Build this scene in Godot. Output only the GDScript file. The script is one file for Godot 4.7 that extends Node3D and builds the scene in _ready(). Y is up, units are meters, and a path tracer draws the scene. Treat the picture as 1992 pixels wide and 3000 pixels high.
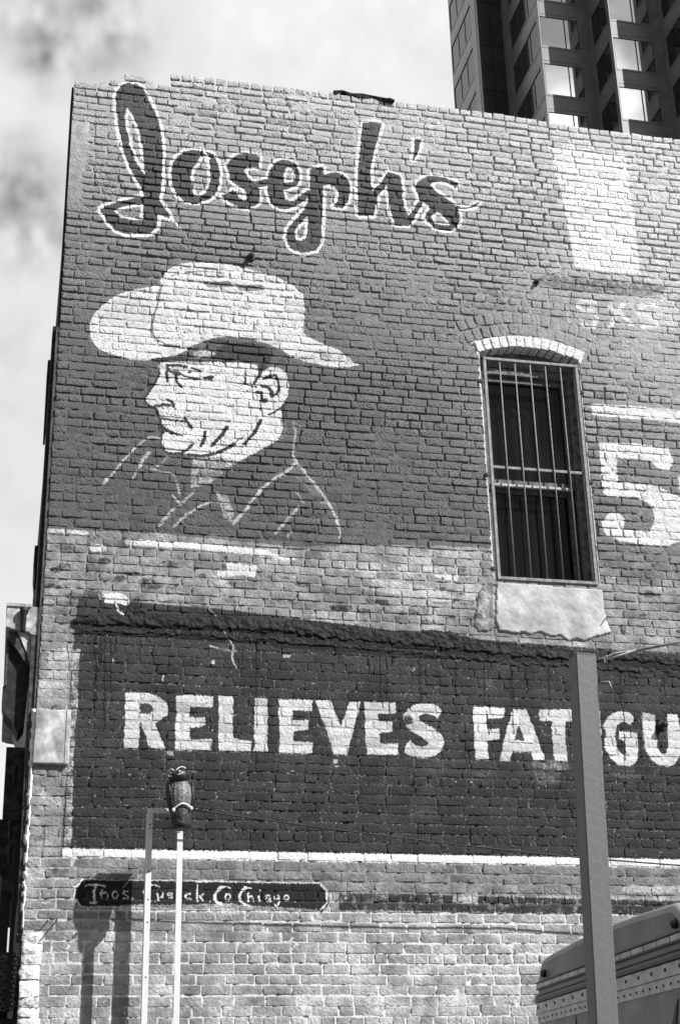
extends Node3D
# A painted brick wall seen from a parking lot: wall plane z = 0, x to the right along it, y up, metres.

const EYE := 1.6                      # the camera's height; drawings on the wall count y from there
const S := 256.0                      # pixels per metre of the painted wall
const CW := 1792
const CH := 2048
const TOP := 8.5
const COURSE := 0.0668
const ROW0 := 1.812
const ARC := Vector2(3.87, 4.861)     # centre of the window arch

var rng := RandomNumberGenerator.new()
var noise_a := FastNoiseLite.new()
var noise_b := FastNoiseLite.new()
var noise_c := FastNoiseLite.new()
var base_im: Image                    # what the surface is: brick or old paint
var joint_im: Image                   # the same for the mortar
var paint_im: Image                   # lettering and pictures
var cover_im: Image                   # how much of that paint is left
var M := {}

# ---------------------------------------------------------------- nodes
func tag(o: Node3D, label := "", category := "", group := "", kind := "") -> Node3D:
	if label: o.set_meta("label", label)
	if category: o.set_meta("category", category)
	if group: o.set_meta("group", group)
	if kind: o.set_meta("kind", kind)
	return o

var used := {}
func numbered(parent: Node, called: String) -> String:
	var key := str(parent.get_instance_id()) + called
	var n: int = used.get(key, 0)
	used[key] = n + 1
	return called if n == 0 else "%s_%03d" % [called, n]

func base(called: String, at: Vector3, turn := 0.0) -> Node3D:
	var o := Node3D.new()
	o.name = numbered(self, called)
	add_child(o, true)
	o.position = at
	o.rotation.y = turn
	return o

func put(mesh: Mesh, called: String, mat: Material, parent: Node3D = self, at := Vector3.ZERO) -> MeshInstance3D:
	var o := MeshInstance3D.new()
	o.mesh = mesh
	o.material_override = mat
	o.name = numbered(parent, called)
	o.position = at
	parent.add_child(o, true)
	return o

func build(st: SurfaceTool, called: String, mat: Material, parent: Node3D = self, at := Vector3.ZERO) -> MeshInstance3D:
	st.generate_normals()
	return put(st.commit(), called, mat, parent, at)

func tool(smooth := false) -> SurfaceTool:
	var st := SurfaceTool.new()
	st.begin(Mesh.PRIMITIVE_TRIANGLES)
	st.set_smooth_group(0 if smooth else -1)
	return st

func grey(tone: float, rough := 0.9, metal := 0.0, spec := 0.5) -> StandardMaterial3D:
	var m := StandardMaterial3D.new()
	m.albedo_color = Color(tone / 255.0, tone / 255.0, tone / 255.0)
	m.roughness = rough
	m.metallic = metal
	m.metallic_specular = spec
	return m

func worn(tone: float, spread: float, freq: float, rough := 0.85, bump := 0.0, metal := 0.0, sd := 3) -> StandardMaterial3D:
	# plain material with a mottled tone and fine relief, mapped from three sides
	var m := grey(255, rough, metal)
	var n := FastNoiseLite.new()
	n.seed = sd
	n.frequency = 0.012
	n.fractal_octaves = 5
	n.fractal_gain = 0.62
	var im := n.get_seamless_image(256, 256)
	var px := im.get_data()
	var out := PackedByteArray()
	out.resize(px.size())
	for k in px.size():
		out[k] = clampi(int(tone + (px[k] - 128) * spread * 2.0), 0, 255)
	m.albedo_texture = ImageTexture.create_from_image(Image.create_from_data(256, 256, false, Image.FORMAT_L8, out))
	if bump > 0.0:
		m.heightmap_enabled = true
		m.heightmap_texture = ImageTexture.create_from_image(im)
		m.heightmap_scale = bump
	m.uv1_triplanar = true
	m.uv1_scale = Vector3(freq, freq, freq)
	return m

# ---------------------------------------------------------------- shapes
func tri(st: SurfaceTool, a: Vector3, b: Vector3, c: Vector3) -> void:
	st.add_vertex(a); st.add_vertex(b); st.add_vertex(c)

func quad(st: SurfaceTool, a: Vector3, b: Vector3, c: Vector3, d: Vector3) -> void:   # clockwise seen from outside
	tri(st, a, b, c); tri(st, a, c, d)

func box(st: SurfaceTool, c: Vector3, s: Vector3, t := Basis.IDENTITY) -> void:
	var h := s * 0.5
	var p := []
	for k in 8:
		p.append(c + t * Vector3(h.x if k & 1 else -h.x, h.y if k & 2 else -h.y, h.z if k & 4 else -h.z))
	quad(st, p[6], p[7], p[5], p[4])
	quad(st, p[3], p[2], p[0], p[1])
	quad(st, p[7], p[3], p[1], p[5])
	quad(st, p[2], p[6], p[4], p[0])
	quad(st, p[2], p[3], p[7], p[6])
	quad(st, p[4], p[5], p[1], p[0])

func bbox(st: SurfaceTool, c: Vector3, s: Vector3, e: float, t := Basis.IDENTITY) -> void:
	# a box with chamfered edges
	var h := s * 0.5
	var P := func(x: float, y: float, z: float) -> Vector3: return c + t * Vector3(x, y, z)
	var i := h - Vector3(e, e, e)
	for q in [1.0, -1.0]:
		var f := [P.call(-i.x, i.y, q * h.z), P.call(i.x, i.y, q * h.z), P.call(i.x, -i.y, q * h.z), P.call(-i.x, -i.y, q * h.z)]
		var g := [P.call(q * h.x, i.y, i.z), P.call(q * h.x, i.y, -i.z), P.call(q * h.x, -i.y, -i.z), P.call(q * h.x, -i.y, i.z)]
		var k := [P.call(-i.x, q * h.y, -i.z), P.call(i.x, q * h.y, -i.z), P.call(i.x, q * h.y, i.z), P.call(-i.x, q * h.y, i.z)]
		for a in [f, g, k]:
			if q > 0: quad(st, a[0], a[1], a[2], a[3])
			else: quad(st, a[3], a[2], a[1], a[0])
	for q in [1.0, -1.0]:
		for r in [1.0, -1.0]:
			var a := [P.call(-i.x, q * i.y, r * h.z), P.call(i.x, q * i.y, r * h.z), P.call(i.x, q * h.y, r * i.z), P.call(-i.x, q * h.y, r * i.z)]
			var b := [P.call(q * i.x, -i.y, r * h.z), P.call(q * i.x, i.y, r * h.z), P.call(q * h.x, i.y, r * i.z), P.call(q * h.x, -i.y, r * i.z)]
			var d := [P.call(q * i.x, r * h.y, -i.z), P.call(q * i.x, r * h.y, i.z), P.call(q * h.x, r * i.y, i.z), P.call(q * h.x, r * i.y, -i.z)]
			if q * r > 0:
				quad(st, a[3], a[2], a[1], a[0]); quad(st, b[0], b[1], b[2], b[3]); quad(st, d[3], d[2], d[1], d[0])
			else:
				quad(st, a[0], a[1], a[2], a[3]); quad(st, b[3], b[2], b[1], b[0]); quad(st, d[0], d[1], d[2], d[3])
			for w in [1.0, -1.0]:
				var u := [P.call(w * i.x, q * i.y, r * h.z), P.call(w * h.x, q * i.y, r * i.z), P.call(w * i.x, q * h.y, r * i.z)]
				if w * q * r > 0: tri(st, u[0], u[2], u[1])
				else: tri(st, u[0], u[1], u[2])

func prism(st: SurfaceTool, pts: PackedVector2Array, z0: float, z1: float, X := Transform3D.IDENTITY) -> void:
	var poly := pts
	if Geometry2D.is_polygon_clockwise(poly): poly.reverse()
	var ix := Geometry2D.triangulate_polygon(poly)
	var n := poly.size()
	for k in range(0, ix.size(), 3):
		var a := poly[ix[k]]; var b := poly[ix[k + 1]]; var c := poly[ix[k + 2]]
		if (b - a).cross(c - a) < 0.0:
			var sw := b; b = c; c = sw
		tri(st, X * Vector3(a.x, a.y, z1), X * Vector3(c.x, c.y, z1), X * Vector3(b.x, b.y, z1))
		tri(st, X * Vector3(a.x, a.y, z0), X * Vector3(b.x, b.y, z0), X * Vector3(c.x, c.y, z0))
	for k in n:
		var a := poly[k]; var b := poly[(k + 1) % n]
		quad(st, X * Vector3(a.x, a.y, z1), X * Vector3(b.x, b.y, z1), X * Vector3(b.x, b.y, z0), X * Vector3(a.x, a.y, z0))

func tube(st: SurfaceTool, path: PackedVector3Array, r: float, sides := 8, caps := true) -> void:
	var rings := []
	var side := Vector3.ZERO
	for k in path.size():
		var d := (path[mini(k + 1, path.size() - 1)] - path[maxi(k - 1, 0)]).normalized()
		if side == Vector3.ZERO: side = d.cross(Vector3.UP if absf(d.y) < 0.9 else Vector3.RIGHT).normalized()
		side = (side - d * side.dot(d)).normalized()
		var up := side.cross(d)
		var ring := []
		for j in sides:
			var w := TAU * j / sides
			ring.append(path[k] + (side * cos(w) + up * sin(w)) * r)
		rings.append(ring)
	for k in rings.size() - 1:
		for j in sides:
			var i := (j + 1) % sides
			quad(st, rings[k][j], rings[k][i], rings[k + 1][i], rings[k + 1][j])
	if caps:
		for j in range(1, sides - 1):
			tri(st, rings[0][0], rings[0][j + 1], rings[0][j])
			var e: Array = rings[-1]
			tri(st, e[0], e[j], e[j + 1])

func lathe(st: SurfaceTool, prof: Array, sides: int, X := Transform3D.IDENTITY, wob := 0.0, ripple := 0.0) -> void:
	# prof: [radius, height] from the bottom up; ripple carves rows of scallops
	var P := func(k: int, j: int) -> Vector3:
		var w := TAU * (j % sides) / sides
		var r: float = prof[k][0]
		if ripple > 0.0: r += ripple * absf(sin(w * 9.0 + (k % 2) * PI * 0.5)) * (1.0 if k % 2 else 0.35)
		if wob > 0.0: r *= 1.0 + wob * noise_b.get_noise_3d(cos(w) * 40.0, sin(w) * 40.0, prof[k][1] * 30.0)
		return X * Vector3(cos(w) * r, prof[k][1], sin(w) * r)
	for k in prof.size() - 1:
		for j in sides:
			quad(st, P.call(k, j), P.call(k, j + 1), P.call(k + 1, j + 1), P.call(k + 1, j))
	for j in range(1, sides - 1):
		tri(st, P.call(0, 0), P.call(0, j + 1), P.call(0, j))
		var e := prof.size() - 1
		tri(st, P.call(e, 0), P.call(e, j), P.call(e, j + 1))

func ball(st: SurfaceTool, c: Vector3, r: Vector3, n := 12, t := Basis.IDENTITY) -> void:
	var P := func(i: int, j: int) -> Vector3:
		var a := PI * i / n - PI * 0.5
		var w := TAU * (j % (n * 2)) / (n * 2)
		return c + t * (Vector3(cos(a) * cos(w), sin(a), cos(a) * sin(w)) * r)
	for i in n:
		for j in n * 2:
			quad(st, P.call(i, j), P.call(i, j + 1), P.call(i + 1, j + 1), P.call(i + 1, j))

# ---------------------------------------------------------------- drawing on the wall (metres, y from eye height)
func pts2(a: Array) -> PackedVector2Array:
	var p := PackedVector2Array()
	for k in range(0, a.size(), 2): p.append(Vector2(a[k], a[k + 1]))
	return p

func raster(im: Image, poly: PackedVector2Array, v: float) -> void:
	var n := poly.size()
	var lo := 1e9
	var hi := -1e9
	var q := PackedVector2Array()
	for p in poly:
		var c := Vector2(p.x * S, (TOP - p.y) * S)
		q.append(c)
		lo = minf(lo, c.y); hi = maxf(hi, c.y)
	var col := Color(v, v, v)
	for y in range(maxi(0, int(floor(lo))), mini(CH, int(ceil(hi)) + 1)):
		var yy := y + 0.5
		var xs := []
		for k in n:
			var a := q[k]; var b := q[(k + 1) % n]
			if (a.y <= yy) != (b.y <= yy): xs.append(a.x + (yy - a.y) / (b.y - a.y) * (b.x - a.x))
		xs.sort()
		for k in range(0, xs.size() - 1, 2):
			var x0 := maxi(0, int(round(xs[k])))
			var x1 := mini(CW, int(round(xs[k + 1])))
			if x1 > x0: im.fill_rect(Rect2i(x0, y, x1 - x0, 1), col)

func fill(tone: float, cover: float, poly: PackedVector2Array) -> void:
	raster(paint_im, poly, tone / 255.0)
	raster(cover_im, poly, cover)

func clear(poly: PackedVector2Array) -> void:
	raster(cover_im, poly, 0.0)

func zone(brick: float, joint: float, a: Array) -> void:
	raster(base_im, pts2(a), brick / 255.0)
	raster(joint_im, pts2(a), joint / 255.0)

func line(tone: float, cover: float, width: float, a: Array) -> void:
	var p := pts2(a)
	for k in p.size() - 1:
		var d := (p[k + 1] - p[k]).normalized() * width * 0.5
		var s := Vector2(-d.y, d.x)
		fill(tone, cover, PackedVector2Array([p[k] + s, p[k + 1] + s, p[k + 1] - s, p[k] - s]))
	if width > 0.012:
		for c in p: spot(tone, cover, c, width * 0.5)

func spot(tone: float, cover: float, c: Vector2, r: float, ry := -1.0) -> void:
	var q := PackedVector2Array()
	for k in 12: q.append(c + Vector2(cos(TAU * k / 12) * r, sin(TAU * k / 12) * (ry if ry > 0 else r)))
	fill(tone, cover, q)

func ring(tone: float, cover: float, width: float, cx: float, cy: float, rx: float, ry: float, from := 0.0, to := 360.0) -> void:
	var a := []
	for k in 17:
		var w := deg_to_rad(lerpf(from, to, k / 16.0))
		a.append(cx + cos(w) * rx); a.append(cy + sin(w) * ry)
	line(tone, cover, width, a)

func grown(a: Array, by: float) -> PackedVector2Array:
	var g := Geometry2D.offset_polygon(pts2(a), by, Geometry2D.JOIN_ROUND)
	var best := PackedVector2Array()
	for p in g:
		if p.size() > best.size(): best = p
	return best

func v2(a: Array) -> Vector2:
	return Vector2(a[0], a[1])

func letters(dark: float, pale: float, edge: float, outs: Array, holes: Array) -> void:
	# dark letters with a pale rim, as a sign painter cuts them in
	for p in outs: fill(pale, 0.97, grown(p, edge))
	for p in outs: fill(dark, 0.97, pts2(p))
	for p in holes:
		fill(pale, 0.97, pts2(p))
		var g := grown(p, -edge * 0.9)
		if g.size() > 2: clear(g)

func paint_zones() -> void:
	# bare brick between the two advertisements, the dark panel, its stripe and the brick below
	zone(146, 146, [0.100,4.120,0.900,4.140,1.900,4.100,2.600,4.160,3.440,4.190,4.300,3.980,7.000,3.950,7.000,3.200,0.100,3.200])
	zone(164, 166, [3.000,4.180,3.440,4.180,3.440,3.600,2.600,3.850])
	zone(51, 54, [0.330,3.620,1.500,3.580,3.000,3.460,4.400,3.420,7.000,3.420,7.000,1.860,0.360,1.860])
	zone(46, 52, [0.330,2.450,7.000,2.450,7.000,1.860,0.360,1.860])
	zone(140, 138, [0.100,4.120,0.400,4.120,0.370,3.500,0.350,3.000,0.370,2.600,0.340,1.800,0.360,1.300,0.100,1.300])
	zone(238, 222, [0.355,1.873,7.000,1.873,7.000,1.812,0.355,1.812])
	zone(126, 134, [0.360,1.812,7.000,1.812,7.000,1.600,0.360,1.600])
	zone(156, 202, [0.100,1.600,7.000,1.600,7.000,0.300,0.100,0.300])
	zone(146, 180, [0.100,1.812,0.450,1.812,0.450,1.300,0.100,1.300])
	zone(130, 172, [0.400,1.460,1.600,1.460,1.600,1.300,0.400,1.360])
	zone(168, 214, [2.200,1.450,5.000,1.450,5.000,0.300,1.600,0.300])
	# soot above the stripe's lower neighbour, right of the small plate
	fill(34, 0.70, pts2([2.199,1.601,2.501,1.604,4.667,1.577,5.732,1.574,5.721,1.505,4.656,1.487,3.579,1.485,2.649,1.491,2.197,1.493]))
	fill(150, 0.0, pts2([2.992,1.596,3.178,1.593,3.175,1.547,2.989,1.552]))
	fill(205, 0.55, pts2([4.239,1.693,5.408,1.693,5.399,1.631,4.233,1.633]))
	# pale column edge left of the dark panel
	fill(226, 0.56, pts2([0.355,3.227,0.408,3.245,0.405,3.042,0.405,2.797,0.399,2.437,0.410,1.860,0.365,1.859,0.365,2.318,0.363,2.765]))
	fill(214, 0.55, pts2([0.185,3.219,0.345,3.258,0.341,3.039,0.207,2.911]))
	fill(214, 0.45, pts2([0.131,3.030,0.339,3.070,0.338,2.794,0.133,2.786]))
	fill(70, 0.42, pts2([0.436,4.120,0.570,4.053,0.550,3.769,0.429,3.749,0.409,4.026]))

func grime() -> void:
	# soot and scuffs on the bare courses, thickest near the tar
	for k in 130:
		var p := Vector2(rng.randf_range(0.14, 6.8), 3.56 + absf(rng.randfn(0.0, 0.24)))
		if p.y > 4.1 or (p.x > 3.42 and p.x < 4.34): continue
		spot(rng.randf_range(34, 84), rng.randf_range(0.32, 0.62), p, rng.randf_range(0.02, 0.09), rng.randf_range(0.008, 0.03))
	for k in 110:
		var p := Vector2(rng.randf_range(0.4, 6.8), rng.randf_range(1.9, 3.4))
		spot([30, 96][int(rng.randf() < 0.45)], rng.randf_range(0.30, 0.52), p, rng.randf_range(0.03, 0.13), rng.randf_range(0.015, 0.05))
	for k in 60:
		var p := Vector2(rng.randf_range(0.14, 6.8), rng.randf_range(0.6, 1.8))
		spot([96, 214][int(rng.randf() < 0.4)], rng.randf_range(0.28, 0.45), p, rng.randf_range(0.02, 0.09), rng.randf_range(0.012, 0.035))
	for k in 26:
		var p := Vector2(rng.randf_range(0.14, 0.34), rng.randf_range(1.4, 4.1))
		spot([70, 206][int(rng.randf() < 0.5)], rng.randf_range(0.34, 0.6), p, rng.randf_range(0.012, 0.05), rng.randf_range(0.012, 0.03))

func paint_sign() -> void:
	grime()
	# the white ring of the window arch
	var arc := PackedVector2Array()
	for k in 17:
		var w := deg_to_rad(lerpf(-23.6, 23.6, k / 16.0))
		arc.append(ARC + Vector2(sin(w), cos(w)) * 1.090)
	for k in 17:
		var w := deg_to_rad(lerpf(23.6, -23.6, k / 16.0))
		arc.append(ARC + Vector2(sin(w), cos(w)) * 1.213)
	fill(226, 0.96, arc)
	line(236, 0.8, 0.012, [3.441, 5.75, 3.445, 3.95])
	# the tall name across the top
	letters(78, 238, 0.027, [
		[0.577,8.136,0.641,8.132,0.685,8.103,0.715,8.054,0.738,7.996,0.764,7.947,0.791,7.889,0.814,7.831,0.833,7.772,0.846,7.704,0.858,7.619,0.868,7.535,0.872,7.449,0.872,7.364,0.873,7.279,0.873,7.195,0.868,7.110,0.859,7.051,0.857,7.000,0.878,6.978,0.900,6.948,0.921,6.917,0.950,6.872,0.940,6.854,0.909,6.862,0.867,6.874,0.850,6.876,0.848,6.826,0.845,6.776,0.836,6.743,0.803,6.698,0.762,6.681,0.708,6.672,0.653,6.668,0.620,6.664,0.586,6.663,0.551,6.675,0.517,6.696,0.481,6.732,0.453,6.765,0.431,6.807,0.405,6.845,0.394,6.872,0.414,6.895,0.460,6.917,0.521,6.949,0.582,6.974,0.649,7.003,0.704,7.022,0.731,7.034,0.729,7.059,0.708,7.106,0.679,7.169,0.649,7.224,0.619,7.279,0.596,7.344,0.569,7.425,0.550,7.490,0.529,7.573,0.516,7.640,0.504,7.699,0.493,7.784,0.481,7.870,0.476,7.957,0.481,8.019,0.500,8.075,0.534,8.120],
		[1.102,7.536,1.191,7.544,1.272,7.523,1.318,7.453,1.340,7.328,1.334,7.221,1.295,7.121,1.234,7.060,1.146,7.024,1.059,7.027,0.997,7.082,0.954,7.171,0.943,7.275,0.955,7.383,0.997,7.463,1.049,7.514],
		[1.391,7.408,1.405,7.453,1.433,7.500,1.484,7.542,1.534,7.557,1.599,7.558,1.666,7.551,1.663,7.488,1.657,7.427,1.625,7.435,1.592,7.435,1.556,7.418,1.536,7.393,1.556,7.349,1.592,7.298,1.621,7.289,1.672,7.313,1.744,7.339,1.740,7.266,1.657,7.243,1.664,7.197,1.668,7.146,1.657,7.094,1.628,7.057,1.579,7.034,1.522,7.026,1.465,7.036,1.415,7.063,1.380,7.092,1.351,7.118,1.393,7.149,1.450,7.188,1.475,7.172,1.500,7.116,1.536,7.091,1.561,7.124,1.557,7.166,1.528,7.209,1.485,7.237,1.435,7.269,1.417,7.309,1.417,7.352],
		[1.868,7.547,1.919,7.540,1.967,7.508,1.992,7.454,2.000,7.395,1.994,7.351,1.976,7.306,1.924,7.269,1.859,7.235,1.862,7.197,1.880,7.156,1.916,7.140,1.960,7.162,2.011,7.212,2.077,7.272,2.080,7.199,2.017,7.140,1.973,7.105,1.930,7.078,1.872,7.052,1.822,7.056,1.779,7.084,1.750,7.131,1.732,7.188,1.729,7.265,1.733,7.342,1.744,7.404,1.766,7.459,1.795,7.502,1.832,7.533],
		[2.087,7.480,2.139,7.500,2.198,7.521,2.203,7.439,2.256,7.464,2.301,7.478,2.351,7.472,2.397,7.428,2.422,7.367,2.416,7.275,2.399,7.192,2.367,7.142,2.343,7.120,2.294,7.124,2.272,7.130,2.310,7.186,2.324,7.248,2.316,7.298,2.283,7.333,2.239,7.340,2.195,7.326,2.189,7.196,2.182,7.025,2.172,6.855,2.168,6.779,2.121,6.690,2.031,6.655,1.942,6.669,1.890,6.725,1.881,6.807,1.899,6.881,1.943,6.945,1.987,7.009,2.023,7.056,2.053,7.127,2.072,7.190,2.081,7.276],
		[2.550,8.022,2.634,8.034,2.722,8.037,2.691,7.933,2.664,7.844,2.648,7.767,2.628,7.689,2.613,7.613,2.602,7.537,2.600,7.472,2.603,7.399,2.612,7.323,2.661,7.389,2.702,7.449,2.732,7.508,2.757,7.542,2.808,7.528,2.859,7.514,2.865,7.461,2.867,7.379,2.869,7.306,2.877,7.234,2.890,7.181,2.914,7.126,2.952,7.180,2.994,7.258,3.052,7.320,3.042,7.264,2.999,7.177,2.956,7.099,2.918,7.030,2.797,7.021,2.776,7.086,2.759,7.165,2.752,7.246,2.747,7.318,2.735,7.403,2.691,7.347,2.659,7.288,2.644,7.214,2.628,7.139,2.608,7.079,2.485,7.070,2.484,7.193,2.483,7.284,2.488,7.393,2.494,7.504,2.505,7.635,2.520,7.749,2.532,7.891],
		[2.981,7.412,2.995,7.460,3.029,7.501,3.078,7.536,3.143,7.554,3.215,7.552,3.278,7.539,3.361,7.508,3.334,7.451,3.299,7.481,3.260,7.497,3.205,7.508,3.148,7.494,3.114,7.457,3.137,7.423,3.182,7.383,3.236,7.344,3.283,7.313,3.321,7.281,3.376,7.265,3.432,7.273,3.482,7.297,3.541,7.346,3.527,7.312,3.472,7.273,3.407,7.251,3.343,7.243,3.356,7.194,3.357,7.140,3.342,7.093,3.308,7.048,3.251,7.018,3.196,7.021,3.134,7.031,3.088,7.062,3.047,7.120,3.070,7.177,3.107,7.218,3.085,7.251,3.050,7.270,3.008,7.296,3.006,7.351,2.988,7.376],
		[2.995,7.909,3.055,7.913,3.044,7.850,3.025,7.781,2.977,7.681,2.974,7.718,2.990,7.795]],
		[[0.571,7.883,0.616,7.819,0.639,7.762,0.670,7.679,0.690,7.596,0.706,7.512,0.716,7.428,0.722,7.344,0.732,7.244,0.710,7.266,0.688,7.305,0.666,7.345,0.644,7.392,0.624,7.458,0.604,7.524,0.588,7.599,0.571,7.683,0.558,7.750,0.552,7.819],
		[0.500,6.865,0.536,6.894,0.584,6.916,0.631,6.939,0.685,6.958,0.732,6.968,0.732,6.886,0.731,6.816,0.676,6.805,0.615,6.809,0.567,6.812,0.539,6.829],
		[1.237,7.503,1.256,7.402,1.261,7.296,1.253,7.210,1.224,7.132,1.172,7.080,1.133,7.096,1.112,7.171,1.100,7.275,1.120,7.362,1.161,7.443,1.196,7.491],
		[1.864,7.385,1.868,7.429,1.897,7.468,1.933,7.464,1.951,7.432,1.958,7.389,1.947,7.336,1.903,7.318,1.863,7.317],
		[2.059,7.010,2.062,6.943,2.053,6.841,2.035,6.789,1.998,6.764,1.963,6.780,1.949,6.837,1.971,6.898,2.015,6.954],
		[3.111,7.128,3.124,7.165,3.165,7.193,3.204,7.175,3.222,7.141,3.263,7.101,3.266,7.070,3.198,7.062,3.136,7.072]])
	line(238, 0.95, 0.022, [1.206,7.535,1.249,7.476,1.229,7.441])
	line(238, 0.95, 0.024, [0.853,6.868,0.855,6.786])
	line(238, 0.9, 0.02, [0.950,6.872,1.029,6.758])
	# the white board at the upper right and the ghost lines about it
	fill(112, 0.62, pts2([4.082,6.691,4.202,6.692,4.627,6.699,4.904,6.710,5.150,6.690,5.109,6.605,4.827,6.561,4.491,6.551,4.131,6.564,3.955,6.604]))
	fill(232, 0.97, pts2([4.215,7.999,4.559,8.019,4.927,8.009,4.926,7.760,4.932,7.398,4.930,6.782,4.600,6.775,4.344,6.785,4.314,7.153,4.279,7.566]))
	line(232, 0.45, 0.02, [4.109,7.260,4.154,7.003,4.195,6.750,4.121,6.699])
	line(236, 0.5, 0.02, [5.134,7.769,5.130,7.477,5.118,7.118,5.098,6.767])
	fill(236, 0.36, pts2([4.325,6.473,4.502,6.485,4.493,6.322,4.460,6.187,4.421,6.197,4.352,6.248,4.305,6.324]))
	fill(240, 0.42, pts2([4.865,6.502,5.223,6.608,5.231,6.281,4.878,6.237,4.850,6.359]))
	line(232, 0.5, 0.02, [4.219,6.491,4.231,6.367,4.244,6.245])
	line(240, 0.66, 0.040, [4.486,6.461,4.385,6.465,4.322,6.406,4.376,6.368,4.464,6.370,4.492,6.307,4.450,6.222,4.357,6.234])
	line(240, 0.66, 0.040, [4.747,6.481,4.674,6.370,4.599,6.230])
	line(240, 0.66, 0.040, [4.612,6.430,4.702,6.380,4.794,6.280])
	line(240, 0.66, 0.044, [5.043,6.491,4.918,6.478,4.869,6.405,4.940,6.369,5.020,6.347,5.006,6.287,4.895,6.268])
	# the man's head in his hat
	var hat := pts2([0.919,6.343,0.985,6.417,1.104,6.459,1.259,6.476,1.397,6.484,1.519,6.458,1.659,6.437,1.782,6.415,1.869,6.370,1.939,6.338,2.009,6.265,2.025,6.157,2.016,6.017,2.010,5.914,2.091,5.863,2.178,5.827,2.282,5.792,2.368,5.729,2.450,5.668,2.366,5.641,2.261,5.635,2.157,5.644,2.019,5.662,1.899,5.712,1.813,5.761,1.710,5.800,1.590,5.821,1.420,5.815,1.302,5.784,1.201,5.739,1.118,5.683,1.036,5.631,0.904,5.581,0.773,5.549,0.658,5.553,0.543,5.576,0.444,5.611,0.384,5.676,0.359,5.768,0.367,5.864,0.405,5.945,0.476,6.030,0.540,6.091,0.654,6.156,0.787,6.196,0.879,6.226,0.886,6.280])
	fill(226, 0.93, hat)
	fill(228, 0.72, pts2([0.477,6.010,0.655,6.137,0.821,6.184,0.814,5.853,0.599,5.831,0.417,5.851]))
	fill(232, 0.66, pts2([1.899,5.693,2.055,5.785,2.299,5.771,2.450,5.668,2.157,5.656,2.019,5.666]))
	fill(90, 0.60, pts2([1.118,5.670,1.201,5.730,1.302,5.778,1.420,5.809,1.590,5.813,1.727,5.788,1.830,5.740,1.898,5.683,1.846,5.620,1.761,5.583,1.676,5.556,1.625,5.599,1.472,5.603,1.254,5.588,1.087,5.576,0.938,5.561,0.871,5.570,1.003,5.605]))
	fill(58, 0.80, pts2([1.336,5.714,1.437,5.763,1.590,5.782,1.727,5.763,1.778,5.700,1.727,5.609,1.642,5.629,1.472,5.622,1.304,5.625]))
	fill(205, 0.60, pts2([1.144,5.657,1.269,5.698,1.320,5.655,1.170,5.606]))
	line(160, 0.6, 0.018, [0.891,6.231,0.867,6.052,0.837,5.913,0.823,5.816,0.858,5.743,0.951,5.699,1.085,5.686])
	line(140, 0.6, 0.013, [0.970,6.323,1.123,6.377,1.243,6.394,1.381,6.390])
	fill(190, 0.42, pts2([1.201,6.296,1.433,6.322,1.451,6.270,1.262,6.243]))
	fill(200, 0.40, pts2([1.451,6.290,1.694,6.320,1.711,6.272,1.520,6.241]))
	line(90, 0.72, 0.012, [1.101,5.685,1.201,5.743,1.302,5.788,1.420,5.815])
	# neck and shirt, much faded
	fill(206, 0.58, pts2([1.239,4.794,1.442,4.863,1.625,4.838,1.522,4.769,1.459,4.717,1.365,4.693,1.288,4.661,1.179,4.670,1.146,4.770]))
	fill(214, 0.52, pts2([1.157,4.730,1.349,4.759,1.386,4.656,1.279,4.556,1.148,4.520]))
	fill(205, 0.56, pts2([1.327,4.507,1.424,4.475,1.472,4.349,1.461,4.258,1.401,4.293,1.364,4.406]))
	fill(175, 0.42, pts2([1.923,4.818,1.861,4.706,1.958,4.647,2.128,4.461,2.202,4.440,2.033,4.679]))
	fill(195, 0.34, pts2([1.834,5.133,1.874,5.127,1.865,5.011,1.808,4.945]))
	fill(226, 0.93, pts2([0.890,5.531,0.933,5.551,1.036,5.566,1.164,5.573,1.356,5.592,1.502,5.597,1.591,5.601,1.640,5.589,1.655,5.554,1.657,5.513,1.681,5.529,1.714,5.564,1.755,5.588,1.812,5.587,1.857,5.559,1.881,5.498,1.893,5.435,1.884,5.361,1.859,5.296,1.830,5.248,1.835,5.142,1.840,5.071,1.829,5.013,1.801,4.962,1.752,4.927,1.680,4.878,1.617,4.833,1.553,4.792,1.490,4.758,1.427,4.773,1.357,4.785,1.286,4.776,1.239,4.777,1.146,4.783,1.075,4.799,0.982,4.789,0.947,4.816,0.927,4.855,0.924,4.907,0.930,4.951,0.970,4.976,0.930,5.011,0.917,5.045,0.918,5.070,0.899,5.096,0.888,5.130,0.890,5.158,0.864,5.169,0.825,5.173,0.797,5.199,0.792,5.227,0.807,5.257,0.829,5.292,0.859,5.349,0.885,5.404,0.894,5.450,0.896,5.491,0.882,5.510]))
	clear(pts2([1.841,5.263,1.859,5.273,1.867,5.216,1.850,5.134,1.835,5.142]))
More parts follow.
